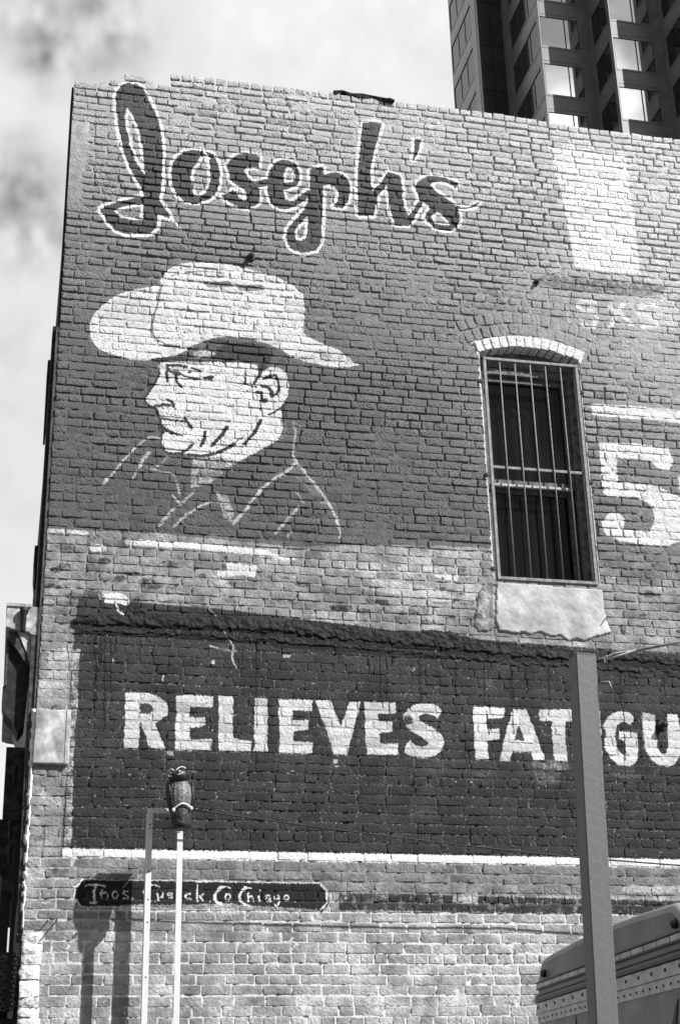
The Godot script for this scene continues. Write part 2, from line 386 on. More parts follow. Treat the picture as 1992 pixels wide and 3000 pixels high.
	for l in [[0.020, [0.849,5.561,0.916,5.573,1.019,5.590,1.091,5.590]], [0.010, [1.091,5.588,1.227,5.590,1.356,5.598,1.494,5.607,1.640,5.619]],
			[0.012, [0.888,5.495,0.896,5.450,0.883,5.404,0.855,5.344,0.820,5.287,0.795,5.236,0.799,5.193,0.829,5.169,0.872,5.159,0.887,5.121,0.907,5.079,0.914,5.028,0.931,4.977,0.923,4.924,0.923,4.855,0.943,4.814,0.982,4.785,1.075,4.795,1.121,4.830,1.163,4.879]],
			[0.014, [0.949,5.523,1.037,5.531,1.100,5.524]], [0.011, [1.038,5.464,1.078,5.445,1.134,5.432,1.198,5.434]], [0.014, [1.238,5.442,1.277,5.452]], [0.024, [1.278,5.448,1.292,5.452]],
			[0.011, [1.140,5.519,1.205,5.502]], [0.013, [1.117,5.485,1.129,5.485]], [0.013, [0.950,5.473,0.960,5.385]], [0.013, [1.015,5.444,1.036,5.383,1.064,5.345]],
			[0.014, [0.872,5.173,0.926,5.186,0.981,5.187]], [0.012, [0.964,5.234,0.996,5.215,1.005,5.180]], [0.012, [0.918,5.071,0.968,5.067,1.031,5.064,1.097,5.059]],
			[0.014, [1.093,5.091,1.117,5.054,1.149,5.008]], [0.012, [0.970,4.976,1.010,4.957,1.072,4.941]], [0.018, [0.925,5.007,0.962,4.978]],
			[0.014, [1.248,4.990,1.245,4.933,1.218,4.866]], [0.016, [1.417,5.040,1.371,4.961,1.301,4.877]], [0.016, [1.673,5.119,1.617,4.999,1.545,4.906]],
			[0.015, [1.130,4.786,1.239,4.786,1.325,4.810,1.411,4.860,1.470,4.904]], [0.006, [1.470,4.904,1.537,4.971]],
			[0.014, [1.624,5.433,1.653,5.494,1.681,5.538]], [0.014, [1.697,5.476,1.746,5.508,1.795,5.512,1.811,5.464,1.811,5.391,1.794,5.353,1.754,5.327]],
			[0.018, [1.685,5.411,1.730,5.406,1.754,5.368,1.754,5.332]], [0.016, [1.640,5.353,1.677,5.356,1.685,5.307,1.693,5.281]], [0.006, [1.673,5.279,1.670,5.199]],
			[0.026, [1.685,5.289,1.705,5.291]], [0.009, [1.551,5.476,1.551,5.421,1.592,5.407,1.640,5.403]], [0.010, [1.867,5.274,1.839,5.245,1.737,5.169]], [0.013, [1.843,5.250,1.850,5.134]]]:
		line(54, 1.0, l[0] * 1.65, l[1])
	fill(60, 0.93, pts2([0.941,5.528,0.966,5.506,0.990,5.486,1.037,5.491,1.058,5.467,1.039,5.437,1.023,5.428,0.998,5.455,0.958,5.470,0.942,5.486]))
	fill(62, 0.90, pts2([1.653,5.613,1.718,5.601,1.722,5.569,1.685,5.536,1.663,5.503,1.653,5.549]))
	# the coat in thin pale strokes
	for l in [[0.014, 0.60, [0.913,4.907,0.842,4.911,0.795,4.873,0.738,4.816,0.669,4.731,0.603,4.622,0.542,4.540]], [0.022, 0.8, [0.547,4.553,0.520,4.515]], [0.020, 0.62, [0.839,4.784,0.799,4.729,0.772,4.661]], [0.012, 0.5, [0.772,4.661,0.717,4.553]],
			[0.016, 0.50, [0.977,4.762,0.942,4.707,0.896,4.677]], [0.016, 0.42, [0.825,4.659,0.920,4.633,0.992,4.626,1.028,4.609,1.053,4.539,1.067,4.449]],
			[0.022, 0.55, [0.931,4.203,0.976,4.276,1.034,4.344]], [0.016, 0.60, [1.037,4.204,1.117,4.299,1.210,4.369,1.305,4.421,1.364,4.419]], [0.016, 0.52, [1.019,4.446,1.080,4.373]],
			[0.016, 0.50, [1.091,4.400,1.184,4.497]], [0.020, 0.64, [1.467,4.252,1.556,4.368,1.665,4.532,1.762,4.632,1.885,4.721,1.935,4.778]],
			[0.019, 0.62, [1.917,4.837,1.960,4.767,2.033,4.679,2.130,4.553,2.202,4.440,2.249,4.338]], [0.020, 0.66, [2.236,4.337,2.271,4.249]], [0.008, 0.7, [2.265,4.248,2.264,4.190]],
			[0.019, 0.56, [1.785,4.203,1.870,4.312,1.956,4.422]], [0.014, 0.55, [1.869,4.183,1.899,4.211]], [0.014, 0.48, [1.933,4.552,1.993,4.464]],
			[0.014, 0.50, [1.926,5.130,1.938,5.035,1.917,4.857]], [0.010, 0.5, [1.939,5.118,2.013,5.083]]]:
		line(196, l[1] + 0.10, l[0] * 1.15, l[2])
	# a torn pale line under the picture, flakes and scrapes on the bare courses
	line(236, 0.74, 0.05, [0.709,4.059,0.880,4.060,1.132,4.064])
	line(240, 0.80, 0.05, [1.148,4.065,1.354,4.053,1.546,4.045,1.714,4.033])
	line(236, 0.62, 0.03, [1.723,4.025,1.917,4.003])
	line(236, 0.60, 0.03, [0.137,4.112,0.259,4.117,0.413,4.107])
	line(236, 0.70, 0.055, [0.456,3.996,0.533,4.001])
	fill(226, 0.93, pts2([1.419,3.940,1.514,3.956,1.530,3.935,1.642,3.933,1.629,3.839,1.530,3.855,1.435,3.833,1.427,3.878]))
	fill(226, 0.90, pts2([1.359,3.879,1.422,3.882,1.419,3.832,1.356,3.835]))
	fill(236, 0.78, pts2([0.555,3.649,0.646,3.671,0.700,3.653,0.739,3.614,0.725,3.572,0.649,3.589,0.565,3.585]))
	line(236, 0.75, 0.014, [0.633,3.589,0.658,3.528,0.705,3.506])
	fill(238, 0.75, pts2([2.968,4.004,3.163,4.002,3.166,3.903,3.064,3.906,2.982,3.935]))
	fill(232, 0.50, pts2([2.496,3.889,2.944,3.847,3.126,3.788,3.106,3.735,2.707,3.765,2.493,3.787]))
	fill(236, 0.42, pts2([2.252,4.012,2.750,4.008,3.154,3.998,3.151,3.945,2.250,3.926]))
	fill(40, 0.60, pts2([2.452,3.724,2.636,3.723,2.623,3.689,2.462,3.689]))
	fill(36, 0.66, pts2([2.171,3.656,2.347,3.665,2.346,3.618,2.187,3.616]))
	fill(40, 0.55, pts2([2.656,3.635,2.737,3.645,2.742,3.619,2.667,3.618]))
	fill(40, 0.52, pts2([2.850,3.586,2.932,3.590,2.930,3.561,2.861,3.559]))
	# tar that ran along the old roof line, with its drips
	fill(18, 0.95, pts2([0.325,3.437,0.361,3.461,0.412,3.481,0.517,3.492,0.697,3.504,0.748,3.561,0.812,3.578,0.878,3.517,1.029,3.528,1.245,3.528,1.464,3.548,1.574,3.536,1.760,3.494,1.759,3.328,1.575,3.331,1.357,3.331,1.248,3.343,0.926,3.350,0.607,3.345,0.418,3.352,0.399,3.318,0.380,3.373,0.322,3.392]))
	fill(18, 0.95, pts2([1.760,3.488,1.871,3.529,2.039,3.535,2.207,3.512,2.434,3.500,2.614,3.445,2.776,3.480,2.951,3.509,3.067,3.497,3.239,3.452,3.552,3.420,3.542,3.279,3.229,3.282,2.883,3.289,2.655,3.302,2.428,3.303,2.091,3.310,1.759,3.317]))
	fill(18, 0.92, pts2([3.290,3.438,3.516,3.404,3.789,3.427,4.051,3.404,4.244,3.398,4.503,3.405,4.883,3.383,5.984,3.361,5.957,3.195,4.866,3.240,4.589,3.248,4.382,3.239,4.231,3.262,4.044,3.324,3.879,3.296,3.578,3.282,3.280,3.274]))
	fill(60, 0.70, pts2([0.414,3.679,0.510,3.673,0.527,3.498,0.422,3.487]))
	for d in [[0.502,3.345,0.519,2.881], [0.513,3.346,0.529,2.882], [0.545,3.336,0.550,3.126], [0.570,3.349,0.595,2.653], [0.613,3.329,0.624,2.977], [0.650,3.330,0.651,3.219], [0.820,3.328,0.820,3.227], [1.640,3.322,1.637,2.422], [1.542,3.318,1.539,3.193]]: line(14, 1.0, 0.0115, d)
	for d in [[2.837,3.299,2.816,2.720], [3.108,3.288,3.098,3.034], [3.328,3.287,3.296,2.692], [2.456,3.304,2.453,3.064], [2.541,3.308,2.535,2.978], [2.586,3.287,2.579,2.968], [2.237,3.340,2.239,3.225], [3.528,3.284,3.514,3.028], [2.981,3.190,2.978,3.029], [2.633,3.324,2.633,3.220]]: line(14, 1.0, 0.0121, d)
	for d in [[4.384,3.259,4.324,2.534], [4.496,3.244,4.501,3.154], [4.728,3.244,4.724,3.083], [3.819,3.293,3.810,3.007], [3.642,3.275,3.640,3.059], [3.532,3.270,3.527,2.996]]: line(14, 1.0, 0.0135, d)
	line(206, 0.82, 0.011, [1.394,3.447,1.427,3.380,1.476,3.314,1.466,3.224,1.499,3.147])
	line(206, 0.6, 0.009, [1.276,3.659,1.299,3.579,1.355,3.525])
	line(206, 0.6, 0.012, [1.303,3.306,1.390,3.288,1.498,3.273])
	fill(210, 0.7, pts2([1.310,3.194,1.342,3.201,1.342,3.173,1.315,3.172]))
	line(206, 0.7, 0.012, [0.986,3.085,0.982,3.035])
	line(206, 0.7, 0.012, [0.624,3.196,0.638,3.158])
	fill(220, 0.7, pts2([1.827,3.263,1.891,3.268,1.893,3.246,1.841,3.243]))
	fill(210, 0.6, pts2([2.765,3.209,2.805,3.217,2.798,3.182,2.769,3.180]))
	for k in 150:   # nicks in the dark paint
		var p := Vector2(rng.randf_range(0.45, 6.5), rng.randf_range(1.95, 3.3))
		spot(rng.randf_range(120, 190), 0.6, p, rng.randf_range(0.004, 0.016), rng.randf_range(0.003, 0.007))
	for k in 90:
		var p := Vector2(rng.randf_range(0.45, 6.5), rng.randf_range(3.55, 4.1))
		if p.x > 3.4 and p.x < 4.35: continue
		spot([228, 40][int(rng.randf() < 0.35)], 0.5, p, rng.randf_range(0.006, 0.03), rng.randf_range(0.004, 0.012))
	# price lettering right of the window
	fill(226, 0.96, pts2([4.365,5.501,4.477,5.504,4.614,5.510,4.802,5.510,5.139,5.510,6.122,5.505,6.102,5.376,5.124,5.388,4.890,5.396,4.689,5.392,4.516,5.393,4.359,5.398]))
	fill(226, 0.96, pts2([4.391,5.157,4.500,5.169,4.691,5.172,4.870,5.164,4.994,5.161,5.024,5.041,4.969,4.947,4.884,4.960,4.823,5.025,4.695,5.034,4.535,5.031,4.532,4.939,4.529,4.850,4.532,4.819,4.678,4.818,4.878,4.801,4.960,4.763,5.045,4.725,5.078,4.665,5.100,4.542,5.060,4.416,4.999,4.344,4.888,4.300,4.706,4.292,4.504,4.312,4.394,4.347,4.358,4.399,4.355,4.460,4.379,4.492,4.426,4.545,4.505,4.556,4.548,4.504,4.550,4.467,4.527,4.423,4.628,4.405,4.749,4.407,4.773,4.458,4.805,4.528,4.801,4.608,4.746,4.660,4.677,4.699,4.531,4.694,4.445,4.682,4.394,4.709,4.391,4.834,4.400,5.024]))
	fill(226, 0.95, pts2([5.045,4.902,5.099,4.945,5.336,4.937,5.315,4.777,5.079,4.778,5.044,4.795]))
	# the lower advertisement
	var caps := [
		[0.730,2.942,0.810,2.947,0.885,2.946,0.938,2.929,0.984,2.903,1.014,2.877,1.029,2.839,1.020,2.796,0.980,2.760,0.937,2.734,0.960,2.675,1.015,2.552,0.907,2.554,0.841,2.732,0.832,2.724,0.831,2.633,0.828,2.551,0.731,2.552,0.731,2.675,0.731,2.828],
		[1.079,2.938,1.225,2.942,1.331,2.938,1.332,2.859,1.271,2.860,1.173,2.856,1.174,2.787,1.280,2.787,1.282,2.733,1.243,2.716,1.176,2.710,1.179,2.626,1.329,2.635,1.328,2.554,1.231,2.553,1.080,2.552,1.079,2.764],
		[1.376,2.945,1.475,2.945,1.479,2.643,1.604,2.629,1.602,2.558,1.472,2.555,1.377,2.556],
		[1.625,2.939,1.717,2.937,1.718,2.558,1.623,2.560],
		[1.797,2.937,2.038,2.942,2.035,2.861,1.897,2.859,1.896,2.788,2.010,2.797,2.009,2.726,1.903,2.708,1.902,2.639,2.038,2.634,2.035,2.553,1.802,2.552],
		[2.059,2.941,2.166,2.945,2.242,2.758,2.306,2.936,2.389,2.941,2.357,2.814,2.315,2.671,2.282,2.553,2.186,2.553,2.147,2.684,2.107,2.805],
		[2.415,2.941,2.648,2.945,2.645,2.865,2.517,2.858,2.516,2.806,2.618,2.803,2.616,2.731,2.515,2.716,2.524,2.643,2.651,2.643,2.653,2.567,2.422,2.560,2.417,2.750],
		[2.985,2.900,2.962,2.931,2.914,2.949,2.851,2.950,2.783,2.934,2.733,2.905,2.702,2.865,2.693,2.822,2.709,2.780,2.755,2.738,2.821,2.703,2.867,2.666,2.866,2.641,2.827,2.629,2.779,2.638,2.752,2.662,2.738,2.676,2.704,2.623,2.694,2.580,2.747,2.559,2.843,2.550,2.920,2.569,2.970,2.608,2.989,2.666,2.976,2.722,2.929,2.761,2.863,2.795,2.824,2.822,2.813,2.848,2.843,2.871,2.891,2.871,2.932,2.857,2.950,2.834],
		[3.221,2.936,3.344,2.941,3.458,2.932,3.451,2.868,3.396,2.858,3.317,2.851,3.316,2.777,3.406,2.780,3.406,2.704,3.317,2.691,3.317,2.553,3.214,2.549,3.218,2.758],
		[3.519,2.930,3.626,2.932,3.686,2.754,3.739,2.562,3.650,2.559,3.634,2.621,3.498,2.616,3.468,2.548,3.396,2.551,3.449,2.726],
		[3.721,2.938,3.827,2.939,3.956,2.949,4.052,2.948,4.044,2.859,3.915,2.853,3.911,2.701,3.911,2.559,3.812,2.561,3.807,2.697,3.811,2.851,3.720,2.853],
		[4.110,2.945,4.196,2.945,4.174,2.547,4.084,2.549],
		[4.453,2.916,4.418,2.944,4.353,2.949,4.286,2.926,4.239,2.887,4.212,2.835,4.206,2.741,4.210,2.649,4.242,2.589,4.301,2.545,4.375,2.537,4.425,2.554,4.454,2.596,4.467,2.699,4.468,2.790,4.332,2.792,4.327,2.746,4.377,2.706,4.369,2.634,4.341,2.621,4.302,2.663,4.297,2.745,4.307,2.817,4.338,2.855,4.378,2.872,4.418,2.847,4.453,2.885],
		[4.519,2.948,4.623,2.928,4.618,2.807,4.617,2.683,4.644,2.633,4.683,2.644,4.702,2.686,4.722,2.937,4.805,2.938,4.815,2.814,4.803,2.648,4.744,2.564,4.687,2.542,4.612,2.550,4.553,2.599,4.522,2.659,4.520,2.783],
		[4.887,2.932,5.063,2.931,5.053,2.849,4.965,2.849,4.957,2.788,5.034,2.785,5.024,2.712,4.947,2.710,4.943,2.632,5.035,2.624,5.024,2.544,4.845,2.552]]
	for p in caps:
		var q := pts2(p)
		for k in q.size(): q[k] += Vector2(0.032, -0.004)
		fill(40, 0.9, q)
	for k in caps.size(): fill(208 if k < 8 else 220, 0.96 if k != 10 else 0.84, pts2(caps[k]))
	fill(58, 1.0, pts2([0.831,2.866,0.887,2.872,0.914,2.854,0.917,2.827,0.900,2.800,0.833,2.793]))
	fill(58, 1.0, pts2([3.560,2.821,3.595,2.700,3.515,2.698]))
	fill(190, 0.5, pts2([3.639,2.555,3.755,2.564,3.901,2.558,3.927,2.499,3.790,2.485,3.646,2.511]))
	fill(180, 0.42, pts2([3.643,2.470,3.841,2.476,3.834,2.386,3.678,2.382]))
	fill(200, 0.62, pts2([1.019,2.541,1.067,2.542,1.064,2.504,1.027,2.514]))
	spot(210, 0.8, v2([2.197,2.504]), 0.016); spot(210, 0.7, v2([2.208,2.472]), 0.02, 0.006)
	for d in [[2.604,3.142,2.596,2.871], [2.553,2.994,2.552,2.903], [2.849,3.153,2.841,2.943], [3.097,3.164,3.092,3.036]]: line(22, 0.8, 0.006, d)
	for d in [[3.525,3.182,3.514,2.738], [4.400,3.199,4.341,2.410], [3.321,2.915,3.330,2.732], [3.816,3.132,3.797,2.892], [3.322,3.173,3.309,2.966]]: line(22, 0.8, 0.007, d)
	line(22, 0.85, 0.006, [1.642,3.076,1.642,2.723])
	# the little maker's plate painted under the stripe
	var plate := [0.443,1.623,0.490,1.679,0.850,1.677,1.476,1.674,2.080,1.673,2.124,1.621,2.130,1.531,2.080,1.474,1.719,1.488,1.477,1.528,1.211,1.518,0.841,1.514,0.494,1.497,0.447,1.548]
	fill(20, 0.96, pts2(plate))
	fill(120, 0.55, pts2([0.841,1.511,1.211,1.521,1.471,1.524,2.073,1.493,2.073,1.470,1.428,1.475,0.842,1.486]))
	line(232, 0.93, 0.013, [0.491,1.499,0.450,1.551,0.447,1.621,0.460,1.628,0.497,1.675,0.575,1.673])
	line(226, 0.85, 0.009, [0.575,1.673,0.836,1.673,1.476,1.669,2.077,1.667])
	line(222, 0.90, 0.013, [2.074,1.667,2.118,1.616,2.116,1.537,2.080,1.496])
	line(225, 0.66, 0.008, [0.487,1.496,0.849,1.493,1.212,1.485,1.471,1.483,2.065,1.470])
	for l in [[0.011, [0.509,1.630,0.575,1.640,0.648,1.628]], [0.017, [0.577,1.636,0.574,1.577,0.569,1.522]], [0.014, [0.553,1.521,0.586,1.522]], [0.012, [0.620,1.609,0.621,1.550]], [0.010, [0.621,1.581,0.641,1.590,0.659,1.582,0.660,1.550]],
			[0.009, [0.799,1.595,0.771,1.597,0.761,1.584,0.782,1.573,0.798,1.562,0.783,1.550,0.758,1.555]],
			[0.010, [0.997,1.630,0.965,1.641,0.929,1.641,0.905,1.616,0.895,1.588,0.907,1.557,0.936,1.539,0.968,1.540,1.000,1.549]],
			[0.010, [0.981,1.592,0.985,1.564,0.999,1.559,1.018,1.568]], [0.010, [1.018,1.593,1.019,1.556]], [0.008, [1.079,1.589,1.056,1.590,1.052,1.579,1.075,1.572,1.078,1.561,1.055,1.559]],
			[0.009, [1.135,1.559,1.132,1.584,1.113,1.587]], [0.009, [1.208,1.585,1.181,1.590,1.167,1.571,1.180,1.555,1.208,1.556]], [0.014, [1.245,1.645,1.244,1.541]], [0.010, [1.291,1.591,1.257,1.570,1.291,1.542]],
			[0.018, [1.422,1.634,1.398,1.628,1.372,1.602,1.363,1.568,1.376,1.537,1.411,1.523]], [0.009, [1.398,1.630,1.433,1.637,1.470,1.626]],
			[0.016, [1.568,1.631,1.541,1.609,1.526,1.576,1.533,1.545,1.562,1.521]], [0.009, [1.568,1.631,1.609,1.628]], [0.009, [1.559,1.522,1.603,1.513]],
			[0.013, [1.588,1.596,1.586,1.541]], [0.010, [1.594,1.574,1.612,1.580,1.619,1.565,1.617,1.542]], [0.012, [1.661,1.582,1.660,1.542]],
			[0.010, [1.697,1.577,1.720,1.586,1.735,1.572,1.736,1.543]], [0.009, [1.791,1.583,1.795,1.539,1.782,1.513,1.758,1.523]]]:
		line(228, 0.92, l[0], l[1])
	for l in [[[0.710,1.575], 0.019, 0.023, 0.009], [[1.447,1.569], 0.019, 0.021, 0.011], [[1.715,1.558], 0.011, 0.013, 0.008], [[1.778,1.573], 0.014, 0.014, 0.009], [[1.841,1.568], 0.015, 0.016, 0.010]]:
		ring(228, 0.92, l[3], l[0][0], l[0][1], l[1], l[2])
	for l in [[0.826,1.552], [1.330,1.542], [1.897,1.546], [1.664,1.619]]: spot(222, 0.9, Vector2(l[0], l[1]), 0.007)


func paint_wall() -> Array:
	base_im = Image.create(CW, CH, false, Image.FORMAT_L8)
	paint_im = Image.create(CW, CH, false, Image.FORMAT_L8)
	cover_im = Image.create(CW, CH, false, Image.FORMAT_L8)
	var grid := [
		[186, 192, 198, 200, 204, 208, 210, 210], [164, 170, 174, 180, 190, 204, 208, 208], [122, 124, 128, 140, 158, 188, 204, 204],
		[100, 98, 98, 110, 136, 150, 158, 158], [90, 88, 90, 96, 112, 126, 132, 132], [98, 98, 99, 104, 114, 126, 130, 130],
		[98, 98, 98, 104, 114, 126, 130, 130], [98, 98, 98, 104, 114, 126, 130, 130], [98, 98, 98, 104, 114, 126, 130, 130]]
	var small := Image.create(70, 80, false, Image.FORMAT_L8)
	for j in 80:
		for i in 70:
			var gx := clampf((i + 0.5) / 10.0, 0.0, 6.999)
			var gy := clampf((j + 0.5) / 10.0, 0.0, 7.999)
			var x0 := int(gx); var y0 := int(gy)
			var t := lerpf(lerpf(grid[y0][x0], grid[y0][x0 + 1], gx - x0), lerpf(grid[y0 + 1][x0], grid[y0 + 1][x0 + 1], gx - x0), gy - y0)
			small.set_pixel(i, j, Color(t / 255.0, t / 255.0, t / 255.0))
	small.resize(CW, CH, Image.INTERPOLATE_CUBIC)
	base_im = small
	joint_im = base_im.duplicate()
	paint_zones()
	paint_sign()
	var nz := FastNoiseLite.new()
	nz.seed = 11; nz.frequency = 0.011; nz.fractal_octaves = 4
	var N1 := nz.get_image(CW, CH).get_data()
	nz.seed = 12; nz.frequency = 0.05; nz.fractal_octaves = 3
	var N2 := nz.get_image(CW, CH).get_data()
	nz.seed = 13; nz.frequency = 0.2; nz.fractal_octaves = 3; nz.fractal_gain = 0.7
	var fine := nz.get_image(CW, CH)
	var N3 := fine.get_data()
	nz.seed = 14; nz.frequency = 0.21; nz.fractal_octaves = 2; nz.fractal_gain = 0.4
	var N4 := nz.get_image(CW, CH).get_data()
	# relief of the paint crust: fine grain and pits
	nz.seed = 21; nz.frequency = 0.13; nz.fractal_octaves = 4; nz.fractal_gain = 0.65
	var H := nz.get_image(CW, CH).get_data()
	var B := base_im.get_data()
	var J := joint_im.get_data()
	var P := paint_im.get_data()
	var A := cover_im.get_data()
	var out := PackedByteArray()
	out.resize(CW * CH)
	var hw := CW / 2
	var joint := PackedByteArray()
	joint.resize(hw * (CH / 2))
	for y in range(CH):
		var inner := y > 3 and y < CH - 4
		for x in range(CW):
			var k := y * CW + x
			var q := k
			if inner and x > 3 and x < CW - 4: q = k + ((N2[k] + 32) >> 6) - 2 + (((N3[k] + 32) >> 6) - 2) * CW
			var n1 := N1[k] / 255.0
			var n2 := N2[k] / 255.0
			var n3 := N3[k] / 255.0
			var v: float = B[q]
			var a := A[q] / 255.0
			var jt: float = J[q]
			if a > 0.0:
				var mix := n2 * 0.55 + n3 * 0.45
				var patchy := clampf((a - mix * 1.05 + 0.06) * 5.0, 0.0, 1.0)
				a = lerpf(a, patchy, 0.6 if a < 0.85 else 0.35)
				v += (P[q] - v) * a
				jt += (P[q] - jt) * a * 0.85
			v *= 0.78 + n1 * 0.20 + n2 * 0.12 + n3 * 0.12 + (0.0 if y < 1110 or v > 185.0 else (n1 - 0.5) * 0.42 + (n2 - 0.5) * 0.16)
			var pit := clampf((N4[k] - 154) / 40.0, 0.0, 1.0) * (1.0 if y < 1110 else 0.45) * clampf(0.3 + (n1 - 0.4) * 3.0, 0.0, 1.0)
			v *= 1.0 - 0.36 * pit  # shade of the pits darkened into the colour as well
			H[k] = clampi(int(H[k] * 0.55 + 90.0 - 90.0 * pit), 0, 255)
			out[k] = clampi(int(v), 0, 255)
			if not (x & 1) and not (y & 1):
				if y > 1290 and y < 1700 and n3 > 0.58 and jt < 100.0: jt += (n3 - 0.58) * 420.0     # bared lime
				joint[(y >> 1) * hw + (x >> 1)] = clampi(int(jt * (0.74 + n2 * 0.26 + n3 * 0.22)), 0, 255)
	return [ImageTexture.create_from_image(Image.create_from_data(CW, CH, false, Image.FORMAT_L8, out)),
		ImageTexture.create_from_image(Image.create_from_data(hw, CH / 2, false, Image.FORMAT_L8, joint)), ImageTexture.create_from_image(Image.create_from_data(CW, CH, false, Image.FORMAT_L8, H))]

# ---------------------------------------------------------------- bricks
class Geo:
	var v := PackedVector3Array()
	var n := PackedVector3Array()
	var t := PackedVector2Array()
	var c := PackedColorArray()
	var i := PackedInt32Array()

func mesh_of(g: Geo) -> ArrayMesh:
	var a := []
	a.resize(Mesh.ARRAY_MAX)
	a[Mesh.ARRAY_VERTEX] = g.v
	a[Mesh.ARRAY_NORMAL] = g.n
	a[Mesh.ARRAY_TEX_UV] = g.t
	a[Mesh.ARRAY_COLOR] = g.c
	a[Mesh.ARRAY_INDEX] = g.i
	var m := ArrayMesh.new()
	m.add_surface_from_arrays(Mesh.PRIMITIVE_TRIANGLES, a)
	return m

const GU := [-1.0, -0.945, -0.66, -0.33, 0.0, 0.33, 0.66, 0.945, 1.0]
const GV := [-1.0, -0.84, 0.0, 0.84, 1.0]

func brick(g: Geo, c: Vector2, turn: float, half: Vector2, rough: float, tint: float, proud: float, deep := 0.035, origin := Vector3.ZERO) -> void:
	# one brick: a worn front face on a grid with rounded arrises, and its four sides
	var ax := Vector2(cos(turn), sin(turn))
	var ay := Vector2(-ax.y, ax.x)
	var nu := GU.size()
	var nv := GV.size()
	var o := g.v.size()
	var tip := Vector2(rng.randf_range(-1, 1), rng.randf_range(-1, 1)) * rough * 0.55
	var P := PackedVector3Array()
	var chip := Vector4(rng.randf(), rng.randf(), rng.randf(), rng.randf())     # how far each corner is knocked off
	chip = Vector4(pow(chip.x, 4.0), pow(chip.y, 4.0), pow(chip.z, 4.0), pow(chip.w, 4.0)) * (1.0 + 900.0 * rough) * 0.0035
	for b in nv:
		for a in nu:
			var u: float = GU[a]
			var w: float = GV[b]
			var edge := a == 0 or a == nu - 1 or b == 0 or b == nv - 1
			var corner := (a == 0 or a == nu - 1) and (b == 0 or b == nv - 1)
			var x := u * half.x
			var y := w * half.y
			var q := c + ax * x + ay * y
			var n1 := noise_b.get_noise_2d(q.x * 900.0, q.y * 900.0)
			var n2 := noise_c.get_noise_2d(q.x * 1700.0 + 300.0, q.y * 1700.0)
			var z := proud + tip.x * u + tip.y * w + (n1 * 0.7 + n2 * 0.45) * rough
			if edge:
				var pull := 0.0008 + rough * (0.15 + 0.9 * absf(n2))
				if corner: pull = pull * 1.7 + (chip.x if a == 0 else chip.y) * float(b == 0) + (chip.z if a == 0 else chip.w) * float(b != 0)
				if a == 0 or a == nu - 1: x -= signf(u) * (pull + n1 * rough * 1.2)
				if b == 0 or b == nv - 1: y -= signf(w) * (pull + n1 * rough * 1.15)
				z -= 0.0014 + rough * (0.25 + 0.9 * absf(n2))
				q = c + ax * x + ay * y
			P.append(Vector3(q.x, q.y, z))
	for b in nv:
		for a in nu:
			var p := P[b * nu + a]
			var du := P[b * nu + mini(a + 1, nu - 1)] - P[b * nu + maxi(a - 1, 0)]
			var dv := P[mini(b + 1, nv - 1) * nu + a] - P[maxi(b - 1, 0) * nu + a]
			g.v.append(Vector3(p.x, p.y + EYE, p.z) - origin)
			g.n.append(du.cross(dv).normalized())
			g.t.append(Vector2(p.x / 7.0, (TOP - p.y) / 8.0))
			g.c.append(Color(tint, tint, tint))
	for b in nv - 1:
		for a in nu - 1:
			var k := o + b * nu + a
			g.i.append_array([k, k + nu, k + nu + 1, k, k + nu + 1, k + 1])
	var rim := []
	for a in nu: rim.append(a)
	for b in range(1, nv): rim.append(b * nu + nu - 1)
	for a in range(nu - 2, -1, -1): rim.append((nv - 1) * nu + a)
	for b in range(nv - 2, 0, -1): rim.append(b * nu)
	var s := g.v.size()
	for r in rim:
		var p := P[r]
		var d := Vector2(p.x, p.y) - c
		var nn := ax * d.dot(ax) / half.x
		var mm := ay * d.dot(ay) / half.y
		var side := (nn if nn.length() > mm.length() else mm).normalized()
		for z in [p.z, -deep]:
			g.v.append(Vector3(p.x, p.y + EYE, z) - origin)
			g.n.append(Vector3(side.x, side.y, 0.0))
			g.t.append(Vector2(p.x / 7.0, (TOP - p.y) / 8.0))
			g.c.append(Color(tint, tint, tint))
	var m := rim.size()
	for k in m:
		var a := s + k * 2
		var b := s + ((k + 1) % m) * 2
		g.i.append_array([a, b, b + 1, a, b + 1, a + 1])

func half_gap(y: float) -> float:     # half the width that the window and its arch take out of a course at height y
	if y < 3.93 or y > 6.29: return 0.0
	if y < 5.885: return 0.425
	return minf(sqrt(maxf(0.0, 1.433 * 1.433 - (y - ARC.y) * (y - ARC.y))), (y - ARC.y) * tan(deg_to_rad(25.6))) + 0.006

func top_at(x: float) -> float:
	if x < 0.33: return 8.10
	if x < 0.93: return 8.17 if x < 0.55 or x > 0.78 else 8.235
	return 8.31

func roughness_at(x: float, y: float) -> float:
	var r := 0.0050
	if y < 4.15: r = 0.0023
	if y < 1.62: r = 0.0018
	return r * clampf(1.0 + 1.8 * noise_a.get_noise_2d(x * 60.0, y * 60.0), 0.6, 2.0)

